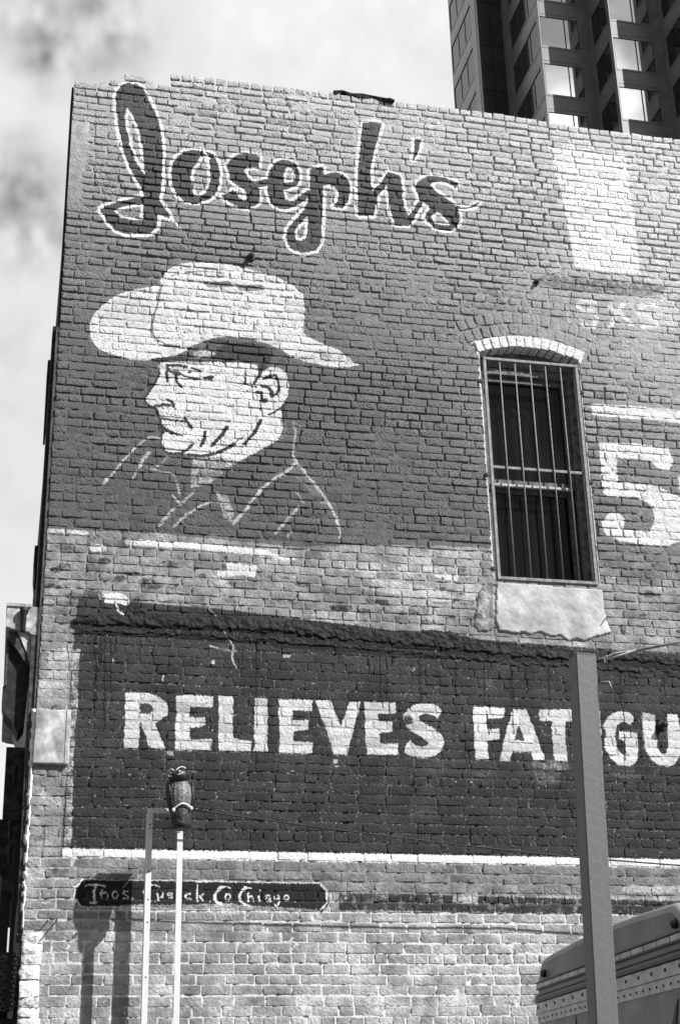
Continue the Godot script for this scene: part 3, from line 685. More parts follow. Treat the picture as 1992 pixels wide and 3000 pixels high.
func lay_bricks(house: Node3D) -> void:
	var most := Geo.new()
	var near := []
	var rows := int((TOP - 0.1 - ROW0) / COURSE)
	for j in range(-51, rows):
		var y0 := ROW0 + j * COURSE
		var mid := y0 + COURSE * 0.5
		var header := posmod(j + 10, 6) == 0 or j == 96
		var pitch := 0.097 if header else 0.194
		var x := 0.133 + (0.0 if header else (0.0 if posmod(j, 2) else -0.097)) 
		if not header and posmod(j, 2) == 0: x = 0.133 - 0.097
		if x < 0.1: x += rng.randf_range(-0.02, 0.03)
		var tall := rng.randf_range(-0.0022, 0.0022)
		var lean := rng.randf_range(-0.0028, 0.0028)
		var tight := false
		while x < 7.0:
			var w := pitch * (1.0 + rng.randf_range(-0.075, 0.075))
			var a := maxf(x, 0.133)
			var b := minf(x + w, 7.0)
			x += w
			if rng.randf() < 0.05 and not header and b - a > 0.15:
				x -= w * 0.5
				b = minf(x, 7.0)
			if b - a < 0.03: continue
			var cx := (a + b) * 0.5
			if mid > top_at(cx): continue
			if mid < 1.33 and cx < 0.25:
				if b < 0.29: continue
				a = 0.257 + rng.randf_range(-0.012, 0.01)
			var pieces := [[a, b]]
			var hg := half_gap(mid)
			if hg > 0.0:
				var l := ARC.x - hg
				var r := ARC.x + hg
				pieces = []
				if a < l - 0.02: pieces.append([a, minf(b, l + 0.004)])
				if b > r + 0.02: pieces.append([maxf(a, r - 0.004), b])
			for pc in pieces:
				var len: float = pc[1] - pc[0]
				if len < 0.028: continue
				var jw := 0.0052 if mid < 4.2 else lerpf(0.0042, 0.0060, smoothstep(5.9, 7.0, mid))
				var c := Vector2((pc[0] + pc[1]) * 0.5, mid + rng.randf_range(-0.002, 0.002))
				c.y += 0.005 * noise_a.get_noise_2d(c.x * 35.0, c.y * 20.0) - 0.034 * smoothstep(3.8, 4.5, c.x) * smoothstep(6.8, 8.2, mid)
				c.y += lean
				var gl := 0.0012 if tight else jw * rng.randf_range(0.7, 1.35)
				tight = rng.randf() < (0.30 if mid > 4.15 else 0.06)
				var gr := 0.0012 if tight else jw * rng.randf_range(0.7, 1.35)
				c.x += (gl - gr) * 0.5
				var h := Vector2(len * 0.5 - (gl + gr) * 0.5, COURSE * 0.5 - jw * rng.randf_range(0.45, 1.15) + tall)
				c.y += rng.randf_range(-0.0015, 0.0015)
				var spread := 0.085 if mid > 4.15 else (0.26 if mid > 1.87 and mid < 3.45 else 0.20)
				if mid < 1.87 and mid > 1.8: spread = 0.03
				var tint := 1.0 + rng.randf_range(-spread, spread * 0.75)
				if mid < 4.15 and rng.randf() < 0.06: tint *= 0.78
				var rough := roughness_at(c.x, c.y) * rng.randf_range(0.7, 1.3)
				var proud := rng.randf_range(-0.0025, 0.0025) * (1.3 if mid > 4.15 else 0.8)
				if mid > 4.2 and rng.randf() < 0.03: proud -= 0.006
				if mid > 0.74 and mid < 1.70 and c.x < 4.75 and near.size() < 300 and (mid < 1.64 or c.x < 2.2):
					near.append([c, h, rough, tint, proud])
				else:
					brick(most, c, rng.randfn(0.0, 0.011), h, rough, tint, proud)
	tag(put(mesh_of(most), "brickwork", M.brick, house), "", "", "", "stuff")
	for e in near:
		var g := Geo.new()
		var at := Vector3(e[0].x, e[0].y + EYE, 0.0)
		brick(g, e[0], rng.randf_range(-0.008, 0.008), e[1], e[2], e[3], e[4], 0.035, at)
		put(mesh_of(g), "brick", M.brick, house, at)
	# the window arch: a white ring with a deep soffit and two rowlock rings over it
	for r in [[1.106, 1.208, 13, 22.9, 0.13, 0.004, 0.0], [1.216, 1.318, 14, 25.0, 0.05, -0.002, 0.3], [1.328, 1.428, 15, 25.4, 0.05, -0.001, 0.6]]:
		for k in r[2]:
			var w := deg_to_rad(lerpf(-r[3], r[3], (k + 0.5) / r[2]))
			var rad: float = (r[0] + r[1]) * 0.5 + rng.randf_range(-0.004, 0.004)
			var c := ARC + Vector2(sin(w), cos(w)) * rad
			var g := Geo.new()
			var at := Vector3(c.x, c.y + EYE, 0.0)
			var hw: float = rad * deg_to_rad(r[3]) / r[2] - 0.0052
			brick(g, c, -w + PI * 0.5 + rng.randf_range(-0.03, 0.03), Vector2((r[1] - r[0]) * 0.5 - 0.002, hw), 0.0036, 1.0 + rng.randf_range(-0.06, 0.05), r[5] + rng.randf_range(-0.002, 0.002), r[4], at)
			put(mesh_of(g), "arch_brick", M.brick, house, at)

func joint_depth(x: float, y: float) -> float:
	var n := noise_b.get_noise_2d(x * 500.0, y * 500.0)
	var m := noise_c.get_noise_2d(x * 1500.0, y * 1500.0)
	var z := lerpf(-0.0108, -0.0135, smoothstep(5.9, 7.0, y)) + 0.0110 * n + 0.004 * m
	z *= clampf(1.0 + 1.2 * noise_a.get_noise_2d(x * 45.0 + 200.0, y * 45.0), 0.72, 1.4)
	if y < 4.15: z = -0.0060 + 0.006 * n + 0.002 * m
	if y < 3.45: z = -0.0034 + 0.0045 * n + 0.002 * m
	if y < 1.62: z = -0.0036 + 0.0030 * n + 0.0018 * m
	if y < 4.15 and m > 0.42: z -= 0.012                       # lost mortar
	var e := noise_a.get_noise_2d(x * 90.0, y * 90.0)
	if y > 4.2 and e > 0.04: z += minf(0.004, (e - 0.04) * 0.03)   # thick paint bridges the joints in places
	if y > 0.6 and y < 8.4 and x < 6.99:                        # thick white paint fills the joints
		var px := Vector2i(int(x * S), int((TOP - y) * S))
		if cover_im.get_pixelv(px).r > 0.8 and paint_im.get_pixelv(px).r > 0.75: z = lerpf(z, -0.0026, 0.62)
	# a skim of plaster on the corner near the parapet
	var k := smoothstep(0.30, 0.22, x + e * 0.1) * smoothstep(6.75, 6.95, y) * smoothstep(7.85, 7.6, y)
	return lerpf(z, 0.0055 + 0.002 * n, k)

func lay_joints(house: Node3D) -> void:
	var g := Geo.new()
	var step := 0.022
	var nx := int((7.0 - 0.136) / step)
	var ny := int((8.24 + 1.6) / step)
	var ids := PackedInt32Array()
	ids.resize((nx + 1) * (ny + 1))
	for j in ny + 1:
		for i in nx + 1:
			var x := 0.136 + i * step
			var y := -1.6 + j * step
			ids[j * (nx + 1) + i] = g.v.size()
			g.v.append(Vector3(x, y + EYE, joint_depth(x, y)))
			g.t.append(Vector2(x / 7.0, (TOP - y) / 8.0))
	for j in ny + 1:
		for i in nx + 1:
			var du := g.v[j * (nx + 1) + mini(i + 1, nx)] - g.v[j * (nx + 1) + maxi(i - 1, 0)]
			var dv := g.v[mini(j + 1, ny) * (nx + 1) + i] - g.v[maxi(j - 1, 0) * (nx + 1) + i]
			g.n.append(du.cross(dv).normalized())
			g.c.append(Color.WHITE)
	for j in ny:
		for i in nx:
			var p := Vector2(0.136 + (i + 0.5) * step, -1.6 + (j + 0.5) * step)
			if p.y > top_at(p.x) - 0.035: continue
			if absf(p.x - ARC.x) < 0.43 and p.y > 3.93 and (p.y < 5.88 or (p - ARC).length() < 1.115): continue
			var a := ids[j * (nx + 1) + i]
			g.i.append_array([a, a + nx + 1, a + nx + 2, a, a + nx + 2, a + 1])
	put(mesh_of(g), "mortar", M.joint, house)

func wall_box(st: SurfaceTool, x0: float, x1: float, y0: float, y1: float, z0: float, z1: float) -> void:
	box(st, Vector3((x0 + x1) * 0.5, (y0 + y1) * 0.5 + EYE, (z0 + z1) * 0.5), Vector3(x1 - x0, y1 - y0, z1 - z0))

func rough_slab(pts: Array, z: float, thick: float, amp: float, step: float, jag := 0.0) -> ArrayMesh:
	# a lumpy skin of plaster or tar inside an outline, thinning out to its edge
	var poly := pts2(pts)
	if jag > 0.0:
		var q := PackedVector2Array()
		for k in poly.size():
			var a := poly[k]
			var b := poly[(k + 1) % poly.size()]
			var n := maxi(1, int(a.distance_to(b) / 0.03))
			for i in n:
				var p := a.lerp(b, float(i) / n)
				q.append(p + Vector2(noise_c.get_noise_2d(p.x * 900, p.y * 900), noise_c.get_noise_2d(p.x * 900 + 99, p.y * 900)) * jag)
		poly = q
	var g := Geo.new()
	var lo := Vector2(1e9, 1e9)
	var hi := -lo
	for p in poly:
		lo = lo.min(p); hi = hi.max(p)
	var nx := int((hi.x - lo.x) / step) + 2
	var ny := int((hi.y - lo.y) / step) + 2
	var inside := []
	for j in ny + 1:
		for i in nx + 1:
			var p := lo + Vector2(i - 0.5, j - 0.5) * step
			inside.append(Geometry2D.is_point_in_polygon(p, poly))
	var id := func(i: int, j: int) -> int: return j * (nx + 1) + i
	for j in ny + 1:
		for i in nx + 1:
			var p := lo + Vector2(i - 0.5, j - 0.5) * step
			var e := 0
			for dj in [-1, 0, 1]:
				for di in [-1, 0, 1]:
					if i + di < 0 or j + dj < 0 or i + di > nx or j + dj > ny or not inside[id.call(i + di, j + dj)]: e += 1
			var h := z + thick * (1.0 if e == 0 else (0.75 if e < 4 else 0.0)) + amp * noise_b.get_noise_2d(p.x * 500, p.y * 500) + amp * 0.6 * noise_c.get_noise_2d(p.x * 1300, p.y * 1300)
			if not inside[id.call(i, j)]: h = z - 0.02
			g.v.append(Vector3(p.x, p.y + EYE, h))
			g.t.append(Vector2(p.x / 7.0, (TOP - p.y) / 8.0))
			g.c.append(Color.WHITE)
	for j in ny + 1:
		for i in nx + 1:
			var du := g.v[id.call(mini(i + 1, nx), j)] - g.v[id.call(maxi(i - 1, 0), j)]
			var dv := g.v[id.call(i, mini(j + 1, ny))] - g.v[id.call(i, maxi(j - 1, 0))]
			g.n.append(du.cross(dv).normalized())
	for j in ny:
		for i in nx:
			var q := [id.call(i, j), id.call(i, j + 1), id.call(i + 1, j + 1), id.call(i + 1, j)]
			if inside[q[0]] or inside[q[1]] or inside[q[2]] or inside[q[3]]:
				g.i.append_array([q[0], q[1], q[2], q[0], q[2], q[3]])
	return mesh_of(g)

func make_house() -> void:
	var house := base("brick_building", Vector3(0.133, 0, 0))
	house.position = Vector3.ZERO
	tag(house, "old brick building whose side wall carries the painted name and the man in a hat", "building")
	lay_bricks(house)
	lay_joints(house)
	# the wall behind the face bricks, with the window opening left free, and the rest of the house
	var st := tool()
	wall_box(st, 0.137, 3.443, -1.6, 8.02, -0.36, -0.034)
	wall_box(st, 4.297, 7.0, -1.6, 8.10, -0.36, -0.034)
	wall_box(st, 3.443, 4.297, -1.6, 3.925, -0.36, -0.034)
	wall_box(st, 3.443, 4.297, 6.02, 8.10, -0.36, -0.034)
	build(st, "wall", M.core, house)
	st = tool()
	wall_box(st, 0.137, 7.0, 7.35, 7.5, -11.0, -0.362)
	build(st, "roof", M.tar, house)
	st = tool()
	wall_box(st, 0.1372, 0.40, -1.6, 7.34, -11.0, -0.362)
	build(st, "front_wall", M.facade, house)
	st = tool()
	wall_box(st, 6.7, 7.0, -1.6, 7.34, -11.0, -0.362)
	wall_box(st, 0.402, 6.698, -1.6, 7.34, -11.0, -10.7)
	wall_box(st, 0.402, 6.698, 3.2, 3.4, -10.698, -0.362)
	build(st, "rear_wall", M.core, house)
	# torn roofing felt over the parapet
	st = tool()
	var felt := [[2.30, 8.308, 0.012], [2.38, 8.316, 0.02], [2.46, 8.303, 0.012], [2.55, 8.307, 0.02], [2.66, 8.300, 0.016], [2.74, 8.290, 0.022], [2.80, 8.284, 0.02], [2.835, 8.276, 0.018]]
	for k in felt.size() - 1:
		var a: Array = felt[k]
		var b: Array = felt[k + 1]
		quad(st, Vector3(a[0], a[1] + EYE + 0.012, -0.30), Vector3(b[0], b[1] + EYE + 0.012, -0.30), Vector3(b[0], b[1] + EYE, b[2]), Vector3(a[0], a[1] + EYE, a[2]))
		quad(st, Vector3(a[0], a[1] + EYE, a[2]), Vector3(b[0], b[1] + EYE, b[2]), Vector3(b[0] - 0.006, b[1] + EYE - 0.018 - 0.012 * (k % 3), b[2] - 0.012), Vector3(a[0] + 0.006, a[1] + EYE - 0.018 - 0.012 * ((k + 2) % 3), a[2] - 0.012))
	build(st, "roofing_felt", M.felt, house)
	st = tool(true)
	tube(st, PackedVector3Array([Vector3(2.72, 8.272 + EYE, 0.012), Vector3(2.79, 8.280 + EYE, 0.022), Vector3(2.83, 8.264 + EYE, 0.020)]), 0.013, 7)
	build(st, "felt_roll", M.felt, house)
	# plaster below the window and beside it
	put(rough_slab([3.458,3.910,4.304,3.898,4.304,3.727,4.345,3.550,4.218,3.516,4.125,3.474,4.067,3.493,3.997,3.468,3.934,3.513,3.852,3.498,3.774,3.532,3.705,3.507,3.640,3.525,3.572,3.506,3.454,3.526,3.432,3.600], 0.004, 0.008, 0.0025, 0.009, 0.006), "window_plaster", M.plaster, house)
	put(rough_slab([3.298,3.795,3.373,3.922,3.442,3.917,3.414,3.519,3.293,3.492,3.257,3.551,3.283,3.673], -0.004, 0.010, 0.006, 0.012, 0.012), "plaster_patch", M.patch, house)
	# the tar ridge
	put(rough_slab([0.342,3.434,0.452,3.490,0.689,3.500,0.749,3.567,0.830,3.577,0.880,3.518,1.267,3.531,1.562,3.544,1.760,3.513,1.960,3.529,2.160,3.513,2.414,3.500,2.616,3.453,2.902,3.504,3.110,3.498,3.342,3.436,3.551,3.393,3.816,3.393,4.194,3.403,4.494,3.406,4.883,3.381,6.327,3.359,6.319,3.315,4.875,3.316,4.487,3.336,4.080,3.333,3.546,3.324,3.285,3.354,2.767,3.377,2.259,3.404,1.759,3.430,1.269,3.431,0.787,3.422,0.409,3.412], 0.0, 0.008, 0.010, 0.009, 0.030), "tar_ridge", M.tar, house)
	put(rough_slab([0.409,3.392,0.788,3.397,1.269,3.406,1.759,3.405,2.258,3.373,2.766,3.351,3.283,3.323,3.544,3.298,4.077,3.307,4.483,3.304,4.871,3.284,6.313,3.276,6.303,3.221,4.865,3.230,4.477,3.245,4.073,3.264,3.541,3.261,3.280,3.281,2.765,3.314,2.257,3.331,1.759,3.354,1.269,3.365,0.789,3.366,0.411,3.363], 0.0, 0.004, 0.008, 0.009, 0.030), "tar_ridge", M.tar, house)
	# stone plate on the corner
	st = tool()
	bbox(st, Vector3(0.248, 2.606 + EYE, 0.012), Vector3(0.236, 0.37, 0.05), 0.006)
	bbox(st, Vector3(0.350, 2.606 + EYE, 0.0145), Vector3(0.030, 0.372, 0.056), 0.004)
	build(st, "corner_plate", M.plate, house)
	# crushed stone at the foot of the corner
	var y := 1.335
	while y > -1.5:
		var h := rng.randf_range(0.06, 0.12)
		var g := Geo.new()
		var w := rng.randf_range(0.105, 0.128)
		var at := Vector3(0.137 + w * 0.5, y - h * 0.5 + EYE, 0.0)
		brick(g, Vector2(at.x, y - h * 0.5), rng.randf_range(-0.08, 0.08), Vector2(w * 0.5 + 0.006, h * 0.5), 0.016, rng.randf_range(0.85, 1.0), 0.012, 0.05, at)
		put(mesh_of(g), "rubble_stone", M.rubble, house, at)
		y -= h * 0.93
	put(rough_slab([0.112,2.80, 0.140,2.80, 0.137,2.4, 0.141,2.0, 0.137,1.7, 0.141,1.36, 0.122,1.36, 0.118,1.7, 0.120,2.1, 0.114,2.5], -0.004, 0.010, 0.008, 0.008, 0.012), "broken_render", M.rubble, house)
	# iron ends, pipes and nails in the wall
	for p in [[1.593, 6.559, 0.019, 0.066], [3.984, 6.594, 0.013, 0.045], [2.747,2.837,0.019,0.030], [4.670,2.849,0.021,0.075]]:
		st = tool(true)
		tube(st, PackedVector3Array([Vector3(p[0], p[1] + EYE, -0.02), Vector3(p[0], p[1] + EYE, p[3] * 0.7), Vector3(p[0] - 0.002, p[1] + EYE - 0.012, p[3])]), p[2], 10)
		lathe(st, [[p[2] * 1.9, 0.0], [p[2] * 1.9, 0.008], [p[2] * 1.2, 0.014]], 12, Transform3D(Basis(Vector3.RIGHT, PI * 0.5), Vector3(p[0], p[1] + EYE, 0.002)))
		build(st, "pipe_stub" if p[3] > 0.055 else "wall_anchor", M.plate if p[0] > 2.0 and p[0] < 3.5 else M.rust, house)
	for p in [[4.300, 3.66, 0.055], [0.34, 1.405, 0.11], [0.285, 1.405, 0.06]]:
		st = tool()
		tube(st, PackedVector3Array([Vector3(p[0], p[1] + EYE, -0.02), Vector3(p[0] - 0.001, p[1] + EYE - 0.004, p[2])]), 0.0045, 6)
		build(st, "nail", M.rust, house)
	make_window(house)
	make_front(house)

func make_window(house: Node3D) -> void:
	var win := Node3D.new()
	win.name = "window"
	house.add_child(win, true)
	var y0 := 3.93
	var y1 := 5.84
	# jambs of the opening, painted pale
	var st := tool()
	wall_box(st, 3.4432, 3.449, y0, 5.90, -0.14, -0.004)
	wall_box(st, 4.291, 4.2968, y0, 5.90, -0.14, -0.004)
	build(st, "jamb_lining", M.reveal, win)
	st = tool()
	for x in [3.478, 4.262]: bbox(st, Vector3(x, 4.93 + EYE, -0.165), Vector3(0.058, 2.02, 0.06), 0.004)
	bbox(st, Vector3(3.87, 5.80 + EYE, -0.163), Vector3(0.726, 0.06, 0.056), 0.004)
	bbox(st, Vector3(3.87, 3.955 + EYE, -0.155), Vector3(0.726, 0.05, 0.10), 0.004)
	build(st, "frame", M.wood, win)
	st = tool()
	var arch := PackedVector2Array([Vector2(3.4495, 5.835 + EYE), Vector2(4.2905, 5.835 + EYE)])
	for k in 13:
		var w := deg_to_rad(lerpf(22.6, -22.6, k / 12.0))
		arch.append(Vector2(ARC.x + sin(w) * 1.112, ARC.y + EYE + cos(w) * 1.112))
	prism(st, arch, -0.18, -0.125)
	build(st, "arch_board", M.wood, win)
	# two sashes, the upper one in front
	for s in [[4.80, 5.765, -0.185], [3.985, 4.80, -0.225]]:
		st = tool()
		var mid: float = (s[0] + s[1]) * 0.5 + EYE
		for x in [3.533, 4.207]: bbox(st, Vector3(x, mid, s[2]), Vector3(0.05, s[1] - s[0], 0.036), 0.003)
		bbox(st, Vector3(3.87, s[1] - 0.024 + EYE, s[2] + 0.001), Vector3(0.622, 0.048, 0.034), 0.003)
		bbox(st, Vector3(3.87, s[0] + 0.024 + EYE, s[2] + 0.001), Vector3(0.622, 0.046, 0.034), 0.003)
		build(st, "sash", M.sash, win)
		st = tool()
		var ph: float = (s[1] - s[0]) * 0.5 - 0.044
		quad(st, Vector3(3.556, mid + ph, s[2] - 0.004), Vector3(4.184, mid + ph, s[2] - 0.004), Vector3(4.184, mid - ph, s[2] - 0.004), Vector3(3.556, mid - ph, s[2] - 0.004))
		build(st, "pane", M.pane, win)
	st = tool()
	bbox(st, Vector3(3.87, 4.792 + EYE, -0.158), Vector3(0.66, 0.022, 0.03), 0.003)
	build(st, "meeting_rail", M.rail, win)
	# a dark drawn curtain inside
	st = tool(true)
	for k in 48:
		var xa := 3.46 + k * 0.0172
		var xb := xa + 0.0172
		var za := -0.30 + 0.016 * sin(k * 1.05) + 0.008 * sin(k * 0.37)
		var zb := -0.30 + 0.016 * sin((k + 1) * 1.05) + 0.008 * sin((k + 1) * 0.37)
		quad(st, Vector3(xa, 5.55 + EYE, za), Vector3(xb, 5.55 + EYE, zb), Vector3(xb, 3.95 + EYE, zb), Vector3(xa, 3.95 + EYE, za))
	build(st, "curtain", M.curtain, win)
	# the iron grille
	var gr := Node3D.new()
	gr.name = "window_grille"
	house.add_child(gr, true)
	var L := 3.484
	var R := 4.262
	for x in [L, R]:
		st = tool()
		bbox(st, Vector3(x, 4.888 + EYE, 0.002), Vector3(0.026, 1.898, 0.022), 0.003)
		build(st, "side_bar", M.iron, gr)
	for q in [[5.826, "top_bar"], [3.944, "bottom_bar"]]:
		st = tool()
		bbox(st, Vector3((L + R) * 0.5, q[0] + EYE, 0.003), Vector3(R - L + 0.026, 0.026, 0.024), 0.003)
		build(st, q[1], M.iron, gr)
	st = tool()
	bbox(st, Vector3((L + R) * 0.5, 4.878 + EYE, -0.012), Vector3(R - L - 0.026, 0.024, 0.007), 0.002)
	build(st, "cross_bar", M.iron, gr)
	for k in 5:
		st = tool(true)
		var x := lerpf(L, R, (k + 1) / 6.05)
		tube(st, PackedVector3Array([Vector3(x, 3.955 + EYE, 0.0), Vector3(x + rng.randf_range(-0.002, 0.002), 4.9 + EYE, 0.001), Vector3(x, 5.815 + EYE, 0.0)]), 0.0060, 8)
		build(st, "bar", M.iron, gr)
	for q in [[3.452, 4.80], [3.452, 4.02], [4.29, 4.80], [4.29, 5.6], [3.452, 5.62]]:
		st = tool()
		bbox(st, Vector3(q[0], q[1] + EYE, 0.004), Vector3(0.045, 0.028, 0.012), 0.002)
		build(st, "bracket", M.rust, gr)

func make_front(house: Node3D) -> void:
	# the street front, seen edge on along the corner: trim, cornice, its scroll and the iron work below
	var yy := func(a: Array) -> PackedVector2Array:
		var p := pts2(a)
		for k in p.size(): p[k].y += EYE
		return p
	var parts := [
		["corner_trim", M.front_dark, -0.05, -0.30, [0.119,8.06, 0.136,8.06, 0.136,5.80, 0.122,5.80]],
		["corner_trim", M.front_dark, -0.04, -0.26, [0.086,5.80, 0.136,5.80, 0.136,3.52, 0.082,3.52]],
		["trim_fillet", M.front_mid, -0.012, -0.05, [0.112,5.78, 0.137,5.78, 0.137,1.35, 0.120,1.35]],
		["window_hood", M.front_dark, -0.20, -0.5, [0.066,5.59, 0.085,5.60, 0.085,5.02, 0.070,5.02]],
		["window_hood", M.front_dark, -0.10, -0.5, [0.056,4.03, 0.083,4.03, 0.083,3.84, 0.074,3.84, 0.070,3.80, 0.060,3.88]],
		["cornice", M.front_light, -0.030, -3.2, [-0.103,3.546, 0.132,3.540, 0.132,3.33, 0.072,3.34, 0.050,3.36, -0.060,3.375, -0.106,3.391]],
		["cornice_lip", M.front_light, -0.018, -3.2, [-0.110,3.560, 0.06,3.556, 0.06,3.535, -0.110,3.538]],
		["frieze", M.front_light, -0.060, -3.0, [-0.02,3.36, 0.134,3.36, 0.134,2.99, 0.086,2.99, 0.080,3.10, 0.055,3.20]],
		["pilaster", M.front_dark, -0.12, -0.36, [-0.094,3.33, -0.060,3.34, -0.02,3.28, 0.045,3.18, 0.075,3.08, 0.06,2.72, 0.02,2.66, -0.020,2.74, -0.078,2.80, -0.098,2.88, -0.098,2.985, -0.085,2.99]],
		["pilaster_edge", M.front_mid, -0.10, -0.18, [-0.092,3.32, -0.076,3.32, -0.072,2.99, -0.086,2.99]],
		["scroll", M.front_mid, -0.070, -0.16, [-0.086,3.37, -0.05,3.36, 0.02,3.29, 0.068,3.18, 0.078,3.12, 0.055,3.13, -0.02,3.24, -0.070,3.30]],
		["corner_shaft", M.front_mid, -0.03, -0.40, [0.072,3.33, 0.134,3.33, 0.134,1.32, 0.096,1.32]],
		["lower_pier", M.front_stone, -0.50, -2.5, [-0.048,2.66, 0.10,2.66, 0.10,2.21, -0.044,2.21]],
		["bracket_block", M.front_stone, -0.80, -2.6, [-0.090,2.215, 0.10,2.215, 0.10,1.70, -0.012,1.74, -0.018,1.80, -0.045,1.86, -0.093,1.88]],
		["iron_column", M.front_black, -0.9, -1.2, [-0.020,1.79, 0.045,1.79, 0.045,0.95, -0.020,0.95]],
		["iron_column", M.front_black, -0.45, -0.62, [0.055,1.95, 0.085,1.95, 0.085,0.9, 0.055,0.9]],
		["shop_front", M.front_black, -1.3, -3.4, [-0.075,1.36, 0.08,1.36, 0.08,-1.59, -0.075,-1.59]],
		["shop_sill", M.front_black, -0.62, -1.2, [-0.105,0.86, 0.128,0.86, 0.128,-1.595, -0.105,-1.595]]]
	for p in parts:
		var st := tool()
		prism(st, yy.call(p[4]), p[3], p[2])
		build(st, p[0], p[1], house)
	for q in [[0.012, 3.515, 0.030], [0.022, 2.50, 0.020], [0.016, 2.12, 0.021], [0.022, 1.955, 0.019]]:
		var st := tool(true)
		lathe(st, [[q[2] * 0.45, -0.17 * q[2] / 0.03], [q[2] * 0.6, -0.16 * q[2] / 0.03], [q[2] * 0.62, -0.05 * q[2] / 0.03], [q[2], -0.028 * q[2] / 0.03], [q[2] * 1.05, 0.0], [q[2] * 0.9, 0.006]], 14, Transform3D(Basis.IDENTITY, Vector3(q[0], q[1] + EYE, 0.0 if q[1] > 3 else -0.42)))
		build(st, "iron_bracket", M.front_black, house)
	# pierced metal screen by the shop door
	var st := tool()
	for j in 13:
		for i in 6:
			var cx := -0.125 + i * 0.0415 + (0.02 if j % 2 else 0.0)
			var cy := 0.91 + j * 0.0285 + EYE
			var r := []
			for k in 6:
				var w := TAU * k / 6.0 + PI / 6.0
				r.append([Vector3(cx + cos(w) * 0.0245, cy + sin(w) * 0.0192, -0.46), Vector3(cx + cos(w) * 0.0125, cy + sin(w) * 0.0105, -0.46)])
			for k in 6:
				var a: Array = r[k]
				var b: Array = r[(k + 1) % 6]
				quad(st, a[0], a[1], b[1], b[0])
				quad(st, a[1] + Vector3(0, 0, -0.012), a[1], b[1], b[1] + Vector3(0, 0, -0.012))
	build(st, "pierced_screen", M.front_mid, house)

